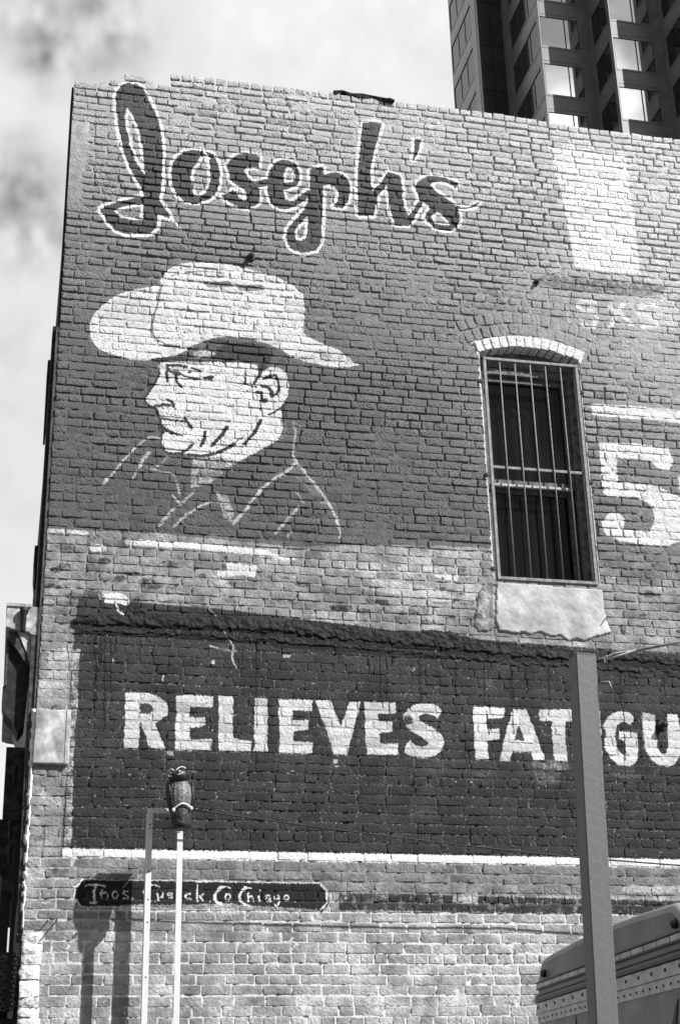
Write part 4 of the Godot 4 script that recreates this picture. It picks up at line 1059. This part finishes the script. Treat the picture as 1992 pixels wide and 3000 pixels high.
func make_frame_and_owl() -> void:
	var f := base("steel_frame", Vector3(0.985, 0, 0.33))
	tag(f, "upright U-shaped frame of two pale steel channels with bolt holes, under the owl", "frame")
	var H := 2.068 + EYE
	for q in [[-0.098, "post"], [0.098, "post"]]:
		var st := tool()
		bbox(st, Vector3(q[0], (H - 0.03) * 0.5, 0.037), Vector3(0.036, H - 0.03, 0.004), 0.0008)
		bbox(st, Vector3(q[0] + (0.016 if q[0] > 0 else -0.016), (H - 0.03) * 0.5, 0.0), Vector3(0.004, H - 0.03, 0.069), 0.0008)
		var o := build(st, q[1], M.galv, f)
		if q[0] < 0:
			st = tool(true)
			for y in [1.962, 1.938, 1.668, 1.49, 1.35, 1.02]:
				tube(st, PackedVector3Array([Vector3(q[0] + 0.002, y + EYE, 0.0385), Vector3(q[0] + 0.002, y + EYE, 0.0398)]), 0.0055, 10)
			build(st, "bolt_hole", M.front_black, o)
	var st := tool()
	bbox(st, Vector3(0, H - 0.0155, 0.0374), Vector3(0.232, 0.031, 0.0042), 0.0008)
	bbox(st, Vector3(0, H - 0.0023, 0.0), Vector3(0.232, 0.004, 0.070), 0.0008)
	build(st, "top_bar", M.galv, f)
	st = tool()
	bbox(st, Vector3(0.088, H - 0.085, 0.12), Vector3(0.03, 0.008, 0.16), 0.001)
	bbox(st, Vector3(0.088, H - 0.10, 0.042), Vector3(0.026, 0.1, 0.006), 0.001)
	build(st, "perch_arm", M.galv, f)
	st = tool()
	for q in [-0.098, 0.098]: bbox(st, Vector3(q, 0.006, 0.0), Vector3(0.12, 0.012, 0.12), 0.003)
	build(st, "foot_plate", M.galv, f)

	var owl := base("owl_figure", Vector3(1.064, 1.905 + EYE, 0.525), 0.0)
	tag(owl, "dark plastic owl with scalloped breast gripping a short log on top of the steel frame", "owl decoy")
	var up := Basis(Vector3(0, 0, 1), 0.07)
	st = tool(true)
	lathe(st, [[0.050, 0.0], [0.060, 0.005], [0.0645, 0.03], [0.066, 0.08], [0.066, 0.115], [0.058, 0.128]], 28, Transform3D(up, Vector3(0.012, 0, 0)), 0.10)
	build(st, "log", M.log, owl)
	# body: rows of scallops on the breast
	var prof := []
	for k in 19:
		var t := k / 18.0
		var r := 0.079 * pow(sin(PI * (0.20 + 0.66 * t)), 0.70)
		prof.append([r, 0.122 + t * 0.185])
	st = tool(true)
	lathe(st, prof, 72, Transform3D(up.scaled(Vector3(1.0, 1.0, 0.92)), Vector3(0.010, 0, 0.0)), 0.0, 0.0095)
	build(st, "body", M.feather, owl)
	for s in [-1.0, 1.0]:
		st = tool(true)
		ball(st, Vector3(0.002 + s * 0.071, 0.205, -0.012), Vector3(0.022, 0.105, 0.062), 10, up * Basis(Vector3(0, 0, 1), s * -0.06))
		ball(st, Vector3(0.012 + s * 0.050, 0.125, -0.03), Vector3(0.014, 0.05, 0.030), 8, up)
		build(st, "wing", M.owl_dark, owl)
	st = tool(true)
	bbox(st, Vector3(0.016, 0.06, -0.062), Vector3(0.07, 0.12, 0.014), 0.004, up)
	build(st, "tail", M.owl_dark, owl)
	# head, turned to its right
	var head := Node3D.new()
	head.name = "head"
	owl.add_child(head, true)
	head.position = Vector3(-0.018, 0.334, 0.014)
	head.rotation = Vector3(-0.30, -0.62, 0.10)
	st = tool(true)
	ball(st, Vector3(0, 0, 0), Vector3(0.067, 0.056, 0.056), 12)
	build(st, "skull", M.owl_dark, head)
	for s in [-1.0, 1.0]:
		st = tool(true)
		ball(st, Vector3(s * 0.026, 0.002, 0.040), Vector3(0.021, 0.021, 0.010), 10)
		build(st, "eye_disc", M.owl_dark, head)
		st = tool(true)
		var arc := PackedVector3Array()
		for k in 11:
			var w := deg_to_rad(lerpf(200, 350, k / 10.0)) if s > 0 else deg_to_rad(lerpf(190, 340, k / 10.0))
			arc.append(Vector3(s * 0.028 + cos(w) * 0.023, 0.002 + sin(w) * 0.021, 0.049 - 0.006 * absf(cos(w))))
		tube(st, arc, 0.0036, 7)
		arc = PackedVector3Array()
		for k in 11:
			var t := k / 10.0
			arc.append(Vector3(s * lerpf(0.004, 0.062, t), 0.010 + 0.030 * sin(t * 2.4) , 0.050 - 0.026 * t * t))
		tube(st, arc, 0.0042, 7)
		build(st, "brow", M.owl_pale, head)
		st = tool(true)
		ball(st, Vector3(s * 0.028, 0.003, 0.047), Vector3(0.0115, 0.0115, 0.006), 10)
		build(st, "eye", M.owl_eye, head)
		st = tool(true)
		ball(st, Vector3(s * 0.027, 0.003, 0.0525), Vector3(0.0055, 0.0055, 0.003), 8)
		build(st, "pupil", M.front_black, head)
		st = tool(true)
		lathe(st, [[0.013, 0.0], [0.009, 0.014], [0.002, 0.028]], 10, Transform3D(Basis(Vector3(0, 0, 1), s * -0.5), Vector3(s * 0.040, 0.034, 0.006)))
		build(st, "ear_tuft", M.owl_dark, head)
	st = tool(true)
	lathe(st, [[0.010, 0.0], [0.007, 0.012], [0.001, 0.024]], 10, Transform3D(Basis(Vector3(1, 0, 0), 2.5), Vector3(0, 0.002, 0.050)))
	build(st, "beak", M.owl_dark, head)
	st = tool(true)
	var toe := PackedVector3Array()
	for k in 13:
		var t := k / 12.0
		toe.append(Vector3(lerpf(-0.050, 0.060, t), 0.112 + 0.028 * sin(PI * t) + 0.014 * t, 0.056 + 0.020 * sin(PI * t)))
	tube(st, toe, 0.0066, 8)
	for s in [-0.050, 0.062]: ball(st, Vector3(s, 0.108 if s < 0 else 0.122, 0.060), Vector3(0.011, 0.014, 0.011), 8)
	build(st, "feet", M.owl_pale, owl)

	# the sagging wire from the owl's perch to the right
	var w := PackedVector3Array()
	for k in 41:
		var t := k / 40.0
		w.append(Vector3(lerpf(1.138, 6.2, t), lerpf(2.036, 1.700, t) + EYE - 0.075 * 4.0 * t * (1.0 - t) * 0.75, lerpf(0.51, 0.36, minf(1.0, t * 2.0))))
	st = tool(true)
	tube(st, w, 0.0056, 6)
	tag(build(st, "wire", M.front_black), "thin dark wire sagging from the owl across the lower wall to the right", "wire")

func make_pole() -> void:
	var p := base("square_pole", Vector3(1.835, 0, 5.3))
	p.rotation.z = -0.0328
	tag(p, "square grey steel pole standing in the lot between the camera and the truck", "pole")
	var h := 3.189
	var st := tool()
	bbox(st, Vector3(0.0, h * 0.5, -0.038), Vector3(0.0762, h, 0.0762), 0.004)
	build(st, "shaft", M.pole, p)
	st = tool()
	bbox(st, Vector3(0.0, h + 0.002, -0.038), Vector3(0.072, 0.006, 0.072), 0.002)
	build(st, "cap", M.pole, p)
	st = tool()
	bbox(st, Vector3(0.0, 0.008, -0.038), Vector3(0.20, 0.016, 0.20), 0.003)
	build(st, "base_plate", M.pole, p)
	st = tool(true)
	tube(st, PackedVector3Array([Vector3(0.036, 3.082, -0.010), Vector3(0.051, 3.088, 0.012), Vector3(0.066, 3.084, 0.030), Vector3(0.071, 3.062, 0.034)]), 0.0035, 7)
	build(st, "hook", M.cable, p)
	st = tool(true)
	tube(st, PackedVector3Array([Vector3(0.037, 3.172, -0.012), Vector3(0.062, 3.176, 0.012), Vector3(0.062, 3.158, 0.012)]), 0.004, 7)
	build(st, "eye_bolt", M.cable, p)
	# a turnbuckle and the line that runs off to the right
	st = tool(true)
	var at := func(x: float, y: float, z := 5.312) -> Vector3: return Vector3(x * 0.8246, y * 0.8246 + EYE, z)
	tube(st, PackedVector3Array([at.call(2.425, 1.905), at.call(2.475, 1.930), at.call(2.52, 1.939), at.call(2.573, 1.948)]), 0.0035, 7)
	tube(st, PackedVector3Array([at.call(2.432, 1.898, 5.315), at.call(2.50, 1.922, 5.315), at.call(2.573, 1.948, 5.314)]), 0.0035, 7)
	tube(st, PackedVector3Array([at.call(2.436, 1.918), at.call(2.440, 1.899)]), 0.003, 7)
	var w := PackedVector3Array()
	for k in 12: w.append(at.call(2.56 + 0.42 * k, 1.944 + 0.092 * k + 0.004 * k * k))
	tube(st, w, 0.0052, 8)
	tag(build(st, "guy_line", M.cable), "pale taut line with a turnbuckle leading right from the top of the square pole", "cable")

func make_truck() -> void:
	# a van's box seen from its end; local x runs along the end towards the camera, y up, z out of the end face
	var t := base("box_truck", Vector3(2.671, 0, 2.5))
	t.transform.basis = Basis(Vector3(-0.1058, 0, 0.9944), Vector3.UP, Vector3(-0.9944, 0, -0.1058)) * Basis(Vector3(0, 0, 1), -0.021)
	t.position.y = 0.022
	tag(t, "grey box truck with a rounded roof and riveted trim parked at the lower right", "truck")
	var rr := func(x0: float, x1: float, y0: float, y1: float, r: float) -> PackedVector2Array:
		var q := PackedVector2Array([Vector2(x0, y0), Vector2(x1, y0)])
		var crown := func(v: Vector2) -> Vector2: return v + Vector2(0, 0.028 * sin(PI * clampf((v.x - x0) / (x1 - x0), 0.0, 1.0)) * smoothstep(y1 - r, y1, v.y))
		for k in 9:
			var w := PI * 0.5 * k / 8.0
			q.append(crown.call(Vector2(x1 - r + cos(w) * r, y1 - r + sin(w) * r)))
		for k in 7: q.append(crown.call(Vector2(lerpf(x1 - r, x0 + r, (k + 1) / 8.0), y1)))
		for k in 9:
			var w := PI * 0.5 * (1.0 + k / 8.0)
			q.append(crown.call(Vector2(x0 + r + cos(w) * r, y1 - r + sin(w) * r)))
		return q
	var X0 := -0.085
	var X1 := 2.32
	# body shell swept along the truck with a rolled edge at the end face
	var st := tool(true)
	var rings := []
	for e in [[0.034, 0.0], [0.016, -0.005], [0.005, -0.018], [0.0, -0.04], [0.0, -1.8], [0.0, -5.2]]:
		var q: PackedVector2Array = rr.call(X0 + e[0], X1 - e[0], 0.55, 2.452 - e[0], 0.20 - e[0] * 0.6)
		rings.append([q, e[1]])
	for k in rings.size() - 1:
		var a: PackedVector2Array = rings[k][0]
		var b: PackedVector2Array = rings[k + 1][0]
		for i in a.size():
			var j := (i + 1) % a.size()
			quad(st, Vector3(a[i].x, a[i].y, rings[k][1]), Vector3(a[j].x, a[j].y, rings[k][1]), Vector3(b[j].x, b[j].y, rings[k + 1][1]), Vector3(b[i].x, b[i].y, rings[k + 1][1]))
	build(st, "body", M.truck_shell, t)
	st = tool()
	prism(st, rr.call(X0 + 0.034, X1 - 0.034, 0.56, 2.418, 0.18), -0.08, 0.0)
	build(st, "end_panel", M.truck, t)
	# trim from the top down: light rail, dark rail, riveted band
	st = tool()
	bbox(st, Vector3(1.12, 2.343, 0.006), Vector3(2.32, 0.006, 0.014), 0.001)
	bbox(st, Vector3(1.12, 2.310, 0.006), Vector3(2.32, 0.006, 0.014), 0.001)
	bbox(st, Vector3(1.12, 2.256, 0.008), Vector3(2.34, 0.012, 0.022), 0.002)
	bbox(st, Vector3(1.12, 2.282, 0.004), Vector3(2.34, 0.004, 0.010), 0.001)
	build(st, "dark_rail", M.truck_dark, t)
	for k in 14:
		st = tool()
		bbox(st, Vector3(0.035 + k * 0.167, 2.3265, 0.004), Vector3(0.158, 0.023, 0.010), 0.002)
		build(st, "rail_segment", M.truck_trim, t)
	st = tool()
	bbox(st, Vector3(1.12, 2.222, 0.003), Vector3(2.38, 0.050, 0.010), 0.002)
	bbox(st, Vector3(1.12, 2.172, 0.002), Vector3(2.38, 0.046, 0.008), 0.002)
	build(st, "rivet_band", M.truck_trim, t)
	st = tool(true)
	for k in 27: ball(st, Vector3(-0.02 + k * 0.0875, 2.171, 0.007), Vector3(0.0054, 0.0054, 0.004), 5)
	for k in 14: ball(st, Vector3(-0.03 + k * 0.172, 2.224, 0.009), Vector3(0.0082, 0.0082, 0.005), 5)
	tag(build(st, "rivet", M.truck_dark, t), "", "", "", "stuff")
	for x in [0.13, 0.985, 2.19]:
		st = tool(true)
		lathe(st, [[0.019, 0.0], [0.019, 0.014], [0.014, 0.022], [0.004, 0.026]], 14, Transform3D(Basis(Vector3.RIGHT, PI * 0.5), Vector3(x, 2.375, 0.0)))
		build(st, "clearance_light", M.truck_lamp, t)
	# sprayed leaf shapes on the panel
	var leaf := func(a: Vector2, b: Vector2, w: float, bend: float) -> PackedVector2Array:
		var q := PackedVector2Array()
		var d := (b - a).orthogonal().normalized()
		for k in 13: q.append(a.lerp(b, k / 12.0) + d * (bend * sin(PI * k / 12.0) + w * sin(PI * k / 12.0)))
		for k in range(11, 0, -1): q.append(a.lerp(b, k / 12.0) + d * (bend * sin(PI * k / 12.0) - w * sin(PI * k / 12.0)))
		return q
	for q in [[2.13, 2.115, 1.84, 1.66, 0.035, 0.015], [0.66, 2.145, 0.50, 1.78, 0.020, -0.05], [0.90, 2.10, 0.80, 1.86, 0.006, 0.05], [0.80, 2.10, 0.94, 1.82, 0.006, 0.03], [0.12, 2.13, 0.09, 2.07, 0.013, 0.0], [0.72, 2.02, 0.62, 1.72, 0.010, 0.03], [1.30, 2.08, 1.12, 1.66, 0.03, -0.02]]:
		st = tool()
		prism(st, leaf.call(Vector2(q[0], q[1]), Vector2(q[2], q[3]), q[4], q[5]), 0.001, 0.004)
		build(st, "painted_leaf", M.truck_paint, t)
	st = tool()
	bbox(st, Vector3(X1 - 0.03, 1.97, 0.012), Vector3(0.05, 0.46, 0.03), 0.004)
	build(st, "corner_post", M.truck_dark, t)
	st = tool()
	prism(st, PackedVector2Array([Vector2(-0.09, 2.285), Vector2(-0.09, 2.245), Vector2(-0.19, 2.262)]), -0.03, 0.004)
	build(st, "rail_end", M.truck_trim, t)
	st = tool()
	bbox(st, Vector3(1.12, 0.48, 0.04), Vector3(2.3, 0.14, 0.10), 0.02)
	build(st, "bumper", M.truck_dark, t)
	st = tool()
	bbox(st, Vector3(1.12, 0.47, -2.6), Vector3(1.1, 0.16, 5.0), 0.02)
	build(st, "chassis", M.truck_dark, t)
	for x in [0.16, 2.08]:
		for z in [-0.95, -4.4]:
			st = tool(true)
			lathe(st, [[0.20, -0.11], [0.36, -0.115], [0.38, -0.09], [0.38, 0.09], [0.36, 0.115], [0.20, 0.11]], 28, Transform3D(Basis(Vector3(0, 0, 1), PI * 0.5), Vector3(x, 0.38, z)))
			var wh := build(st, "wheel", M.tyre, t)
			st = tool(true)
			lathe(st, [[0.05, -0.10], [0.19, -0.118], [0.20, -0.10], [0.20, 0.10], [0.19, 0.118], [0.05, 0.10]], 24, Transform3D(Basis(Vector3(0, 0, 1), PI * 0.5), Vector3(x, 0.38, z)))
			build(st, "rim", M.truck_trim, wh)

func make_tower() -> void:
	var tw := base("office_tower", Vector3(29.57, 0, -60))
	tag(tw, "stepped office tower of stone and glass rising behind the parapet at the upper right", "building")
	var X := [27.82, 29.57, 32.94, 36.27, 39.6]          # the +z faces stand at these steps
	var Z := [-72.47, -66.43, -60.0, -56.94, -53.88, -50.8]
	var o := tw.position
	# the mass behind the faces
	var plan := PackedVector2Array([Vector2(X[0], Z[0]), Vector2(X[0], Z[1]), Vector2(X[1], Z[1]), Vector2(X[1], Z[2]), Vector2(X[2], Z[2]), Vector2(X[2], Z[3]), Vector2(X[3], Z[3]), Vector2(X[3], Z[4]), Vector2(X[4], Z[4]), Vector2(X[4], Z[5]), Vector2(60, Z[5]), Vector2(60, Z[0])])
	var inner := Geometry2D.offset_polygon(plan, -0.42)[0]
	for k in inner.size(): inner[k] = Vector2(inner[k].x - o.x, -(inner[k].y - o.z))
	var st := tool()
	prism(st, inner, 0.0, 98.0, Transform3D(Basis(Vector3(1, 0, 0), -PI * 0.5), Vector3.ZERO))
	build(st, "core", M.tower_core, tw)
	# each face: corner piers, spandrels and mullions stand in front of the glass
	var sill0 := 63.77 + EYE
	var rise := 3.75
	var faces := [
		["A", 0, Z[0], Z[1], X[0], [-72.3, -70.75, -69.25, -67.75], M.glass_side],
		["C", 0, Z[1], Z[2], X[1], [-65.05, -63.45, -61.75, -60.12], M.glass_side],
		["E", 0, Z[2], Z[3], X[2], [-59.58, -58.72, -57.05], M.glass_shade_tone],
		["G", 0, Z[3], Z[4], X[3], [-56.5, -55.65, -54.0], M.glass_shade_tone],
		["I", 0, Z[4], Z[5], X[4], [-53.4, -52.6, -51.0], M.glass_shade_tone],
		["B", 1, X[0], X[1], Z[1], [], M.glass_shade_tone],
		["D", 1, X[1], X[2], Z[2], [29.66, 31.28, 32.2], M.glass_sky],
		["F", 1, X[2], X[3], Z[3], [33.03, 34.48, 35.6], M.glass_sky],
		["H", 1, X[3], X[4], Z[4], [36.36, 37.85, 38.95], M.glass_sky]]
	for f in faces:
		var along_x: bool = f[1] == 1
		var a: float = f[2]
		var b: float = f[3]
		var wins: Array = f[5]
		st = tool()
		var at := func(s: float, y: float, depth: float) -> Vector3:      # depth > 0 is out of the wall
			return (Vector3(s, y, f[4] + depth) if along_x else Vector3(f[4] - depth, y, s)) - o
		var size := func(s: float, y: float, d: float) -> Vector3: return Vector3(s, y, d) if along_x else Vector3(d, y, s)
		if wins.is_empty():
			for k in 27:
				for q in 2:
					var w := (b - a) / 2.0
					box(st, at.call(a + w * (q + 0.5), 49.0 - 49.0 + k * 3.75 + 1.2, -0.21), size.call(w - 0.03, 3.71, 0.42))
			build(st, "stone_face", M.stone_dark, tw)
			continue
		var lo: float = wins[0]
		var hi: float = wins[-1]
		var cut := 0.43 if not along_x else 0.0      # the +z faces own the corners
		if lo - a > 0.02: box(st, at.call((a + lo) * 0.5, 49.0, -0.21), size.call(lo - a - 0.004, 98.0, 0.42))
		if b - cut - hi > 0.02: box(st, at.call((b - cut + hi) * 0.5, 49.0, -0.21), size.call(b - cut - hi - 0.004, 98.0, 0.42))
		for k in range(-17, 9):
			var y0 := sill0 + rise * k + 2.36              # head of one window to the sill of the next
			var y1 := sill0 + rise * (k + 1)
			var n := wins.size() - 1
			box(st, at.call((lo + hi) * 0.5, y0 + 0.12, -0.20), size.call(hi - lo, 0.22, 0.40))
			box(st, at.call((lo + hi) * 0.5, (y0 + 0.26 + y1 - 0.16) * 0.5, -0.205), size.call(hi - lo, y1 - y0 - 0.42, 0.41))
			box(st, at.call((lo + hi) * 0.5, y1 - 0.07, -0.19), size.call(hi - lo, 0.14, 0.42))
			if k < -6 or k > 3: continue
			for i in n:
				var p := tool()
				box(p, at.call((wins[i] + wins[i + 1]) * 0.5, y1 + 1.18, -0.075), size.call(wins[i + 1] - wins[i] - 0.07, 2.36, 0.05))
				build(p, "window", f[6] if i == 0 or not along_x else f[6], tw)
		build(st, "stone_cladding", M.stone, tw)
		st = tool()
		for i in range(1, wins.size() - 1):
			box(st, at.call(wins[i], 49.0 + 0.01, -0.065), size.call(0.06, 97.0, 0.09))
		build(st, "mullion", M.metal, tw)

func make_tree() -> void:
	var t := base("bare_tree", Vector3(-1.15, 0, -25))
	tag(t, "distant leafless tree whose twigs show at the left edge beyond the street front", "tree")
	var r := RandomNumberGenerator.new()
	r.seed = 4
	var st := tool(true)
	tube(st, PackedVector3Array([Vector3(0, 0, 0), Vector3(0.05, 2.5, 0.05), Vector3(0.02, 5.0, 0)]), 0.13, 9)
	build(st, "trunk", M.bark, t)
	var tw := tool(true)
	for k in 9:
		var a := TAU * k / 9.0 + r.randf_range(-0.3, 0.3)
		var p := Vector3(0.03, r.randf_range(3.8, 5.0), 0)
		var q := p + Vector3(cos(a) * 0.5, 1.5, sin(a) * 0.5)
		var e := Vector3(cos(a) * r.randf_range(0.8, 1.5), r.randf_range(7.4, 9.6), sin(a) * r.randf_range(0.8, 1.5))
		st = tool(true)
		tube(st, PackedVector3Array([p, q, e]), 0.035, 6)
		build(st, "limb", M.bark, t)
		for i in 34:
			var s := q.lerp(e, r.randf_range(0.1, 1.0))
			var d := Vector3(r.randf_range(-1, 1), r.randf_range(0.1, 1.2), r.randf_range(-1, 1)).normalized() * r.randf_range(0.25, 0.7)
			tube(tw, PackedVector3Array([s, s + d * 0.5 + Vector3(r.randf_range(-0.06, 0.06), 0, 0), s + d]), 0.008, 4)
	tag(build(tw, "twigs", M.bark, t), "", "", "", "stuff")

func make_ground() -> void:
	var st := tool()
	quad(st, Vector3(-500, 0, -500), Vector3(500, 0, -500), Vector3(500, 0, 500), Vector3(-500, 0, 500))
	tag(build(st, "ground", M.asphalt), "", "", "", "structure")
	st = tool()
	box(st, Vector3(-1.6, 0.06, -40), Vector3(3.2, 0.12, 84))
	tag(build(st, "pavement", M.concrete), "", "", "", "structure")


func make_sky() -> PanoramaSkyMaterial:
	# cloud massed across the view, broken and sky darkened elsewhere to deepen shade; air and clouds only
	var w := 2048
	var h := 1024
	var n := FastNoiseLite.new()
	n.seed = 5; n.frequency = 1.0; n.fractal_octaves = 6; n.fractal_gain = 0.56
	var n2 := FastNoiseLite.new()
	n2.seed = 8; n2.frequency = 1.0; n2.fractal_octaves = 5; n2.fractal_gain = 0.55
	var buf := PackedFloat32Array()
	buf.resize(w * h)
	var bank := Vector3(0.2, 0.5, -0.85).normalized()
	var dark := [[Vector3(0.0109, 0.6507, -0.7593), 0.036, 0.36], [Vector3(0.0398, 0.6592, -0.7510), 0.03, 0.28], [Vector3(-0.0255, 0.6579, -0.7527), 0.03, 0.22], [Vector3(-0.0130, 0.6333, -0.7738), 0.016, 0.26], [Vector3(-0.0137, 0.5609, -0.8278), 0.034, 0.34], [Vector3(-0.0198, 0.5850, -0.8108), 0.026, 0.22], [Vector3(-0.0037, 0.5436, -0.8393), 0.02, 0.2], [Vector3(-0.0208, 0.4797, -0.8772), 0.05, 0.16], [Vector3(-0.0122, 0.3899, -0.9208), 0.06, 0.12]]
	for y in h:
		var th := PI * (y + 0.5) / h
		var sy := cos(th)
		var sr := sin(th)
		for x in w:
			var ph := TAU * ((x + 0.5) / w - 0.5)
			var d := Vector3(-sin(ph) * sr, sy, cos(ph) * sr)
			var v := 0.10
			if sy > -0.05:
				var lift := 1.0 / (0.35 + maxf(sy, 0.0))
				var c := n.get_noise_3d(d.x * lift * 3.0, sy * 2.0, d.z * lift * 3.0)
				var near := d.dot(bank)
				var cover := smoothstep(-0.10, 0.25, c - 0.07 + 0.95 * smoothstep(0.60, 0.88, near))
				var s := n2.get_noise_3d(d.x * 9.0, d.y * 9.0, d.z * 9.0)
				var cloud := 0.72 + 0.09 * s
				if near > 0.80:
					var e := 0.0
					for q in dark:
						var g: float = (d - q[0]).length() / q[1]
						e += q[2] * exp(-g * g)
					var s2 := n2.get_noise_3d(d.x * 26.0 + 7.0, d.y * 26.0, d.z * 26.0)
					var s3 := n2.get_noise_3d(d.x * 70.0, d.y * 70.0 + 3.0, d.z * 70.0)
					cloud -= 0.62 * e * clampf(1.0 + 1.7 * s2 + 0.9 * s + 0.7 * s3, 0.0, 2.2)
					cloud += 0.06 * s2 + 0.03 * s3
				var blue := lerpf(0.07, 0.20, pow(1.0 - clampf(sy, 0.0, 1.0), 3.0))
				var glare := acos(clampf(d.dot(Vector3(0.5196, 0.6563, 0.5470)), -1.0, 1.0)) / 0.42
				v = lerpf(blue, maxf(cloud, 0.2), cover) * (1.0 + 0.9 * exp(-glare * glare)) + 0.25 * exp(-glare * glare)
				v = lerpf(v, 0.30, smoothstep(0.06, -0.05, sy))
			buf[y * w + x] = v
	var bytes := buf.to_byte_array()
	var im := Image.create_from_data(w, h, false, Image.FORMAT_RF, bytes)
	im.convert(Image.FORMAT_RGBF)
	var rgb := im.get_data().to_float32_array()
	for k in w * h:
		rgb[k * 3 + 1] = rgb[k * 3]
		rgb[k * 3 + 2] = rgb[k * 3]
	im = Image.create_from_data(w, h, false, Image.FORMAT_RGBF, rgb.to_byte_array())
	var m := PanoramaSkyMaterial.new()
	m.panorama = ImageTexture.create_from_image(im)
	return m

func materials(wall: Array) -> void:
	var b := grey(255, 0.88)
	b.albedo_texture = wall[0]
	b.vertex_color_use_as_albedo = true
	b.texture_repeat = false
	b.heightmap_enabled = true
	b.heightmap_texture = wall[2]
	b.heightmap_scale = 1.1
	M.brick = b
	var j := grey(255, 0.95)
	j.albedo_texture = wall[1]
	j.texture_repeat = false
	j.heightmap_enabled = true
	j.heightmap_texture = wall[2]
	j.heightmap_scale = 0.8
	M.joint = j
	M.core = grey(110)
	M.bark = worn(84, 0.15, 2.0, 0.95)
	M.tar = worn(14, 0.05, 3.0, 0.75, 1.2)
	M.felt = worn(34, 0.08, 4.0, 0.85, 0.5)
	M.plaster = worn(182, 0.16, 0.9, 0.95, 0.6, 0.0, 9)
	M.patch = worn(126, 0.30, 2.2, 0.95, 1.2)
	M.plate = worn(170, 0.26, 1.6, 0.8, 0.3, 0.0, 14)
	M.rubble = worn(226, 0.25, 3.0, 0.95, 1.2)
	M.rust = worn(44, 0.12, 6.0, 0.7)
	M.reveal = worn(214, 0.2, 4.0, 0.8)
	M.wood = worn(96, 0.16, 3.0, 0.75, 0.2)
	M.sash = worn(86, 0.14, 3.0, 0.7)
	M.rail = worn(176, 0.2, 5.0, 0.7)
	M.iron = worn(124, 0.14, 5.0, 0.6)
	M.curtain = grey(20, 0.95)
	M.pane = grey(24, 0.05, 0.0, 0.4)
	M.pane.transparency = BaseMaterial3D.TRANSPARENCY_ALPHA
	M.pane.albedo_color.a = 0.6
	M.facade = worn(44, 0.15, 2.0, 0.9, 0.4)
	M.front_dark = worn(30, 0.10, 3.0, 0.8)
	M.front_mid = worn(60, 0.16, 3.0, 0.8)
	M.front_light = worn(168, 0.22, 2.5, 0.9, 0.4)
	M.front_stone = worn(50, 0.16, 2.0, 0.9, 0.4)
	M.front_black = grey(22, 0.6)
	M.galv = worn(222, 0.06, 5.0, 0.45, 0.0, 0.0, 6)
	M.log = worn(38, 0.18, 6.0, 0.6, 0.8)
	M.feather = worn(108, 0.22, 7.0, 0.5, 0.2)
	M.owl_dark = worn(34, 0.12, 6.0, 0.5)
	M.owl_pale = grey(226, 0.5)
	M.owl_eye = grey(190, 0.3)
	M.pole = worn(100, 0.02, 9.0, 0.5, 0.04)
	M.cable = worn(150, 0.2, 6.0, 0.6)
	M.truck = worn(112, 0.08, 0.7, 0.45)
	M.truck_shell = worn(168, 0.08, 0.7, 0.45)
	M.truck_dark = grey(62, 0.5)
	M.truck_trim = worn(182, 0.14, 2.0, 0.4)
	M.truck_lamp = grey(50, 0.2)
	M.truck_paint = grey(38, 0.6)
	M.tyre = grey(34, 0.9)
	M.tower_core = grey(26, 0.9)
	M.stone = worn(122, 0.06, 0.16, 0.30)
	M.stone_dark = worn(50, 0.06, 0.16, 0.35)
	M.metal = grey(60, 0.4, 0.4)
	M.glass_sky = grey(232, 0.02, 1.0)  # bright copy of the tower glass, for faces that mirror the sky
	M.glass_side = grey(58, 0.08, 0.0, 0.30)  # same glass dulled for the side faces, so they mirror little sky
	M.glass_shade_tone = grey(92, 0.04, 1.0)  # same glass with the shade of the stepped-back sides put into its tone
	M.asphalt = worn(62, 0.12, 0.5, 0.95, 0.5)
	M.concrete = worn(140, 0.12, 0.4, 0.95)

func _ready() -> void:
	var cam := Camera3D.new()
	cam.transform = Transform3D(Basis(Vector3(0.97696, -0.02176, 0.21231), Vector3(-0.06425, 0.91864, 0.38983), Vector3(-0.20352, -0.39449, 0.89608)).orthonormalized(), Vector3(0, EYE, 10))
	cam.fov = 37.905
	cam.near = 0.05
	cam.far = 2000.0
	add_child(cam)
	cam.make_current()
	var env := Environment.new()
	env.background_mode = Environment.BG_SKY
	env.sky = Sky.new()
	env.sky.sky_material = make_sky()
	env.background_energy_multiplier = 1.0
	env.tonemap_mode = Environment.TONE_MAPPER_LINEAR
	env.tonemap_exposure = 1.22
	env.ssao_enabled = true
	env.ssil_enabled = true
	env.sdfgi_enabled = true
	var we := WorldEnvironment.new()
	we.environment = env
	add_child(we)
	var sun := DirectionalLight3D.new()
	sun.light_energy = 1.6
	sun.light_color = Color(1, 1, 1)
	sun.light_angular_distance = 0.5
	sun.shadow_enabled = true
	sun.look_at_from_position(Vector3.ZERO, -Vector3(0.95, 1.2, 1.0))
	add_child(sun)

	rng.seed = 7
	noise_a.seed = 1; noise_a.frequency = 0.012; noise_a.fractal_octaves = 3
	noise_b.seed = 2; noise_b.frequency = 0.02; noise_b.fractal_octaves = 3
	noise_c.seed = 3; noise_c.frequency = 0.02; noise_c.fractal_octaves = 2
	materials(paint_wall())
	make_ground()
	make_house()
	make_tower()
	make_tree()
	make_truck()
	make_pole()
	make_frame_and_owl()
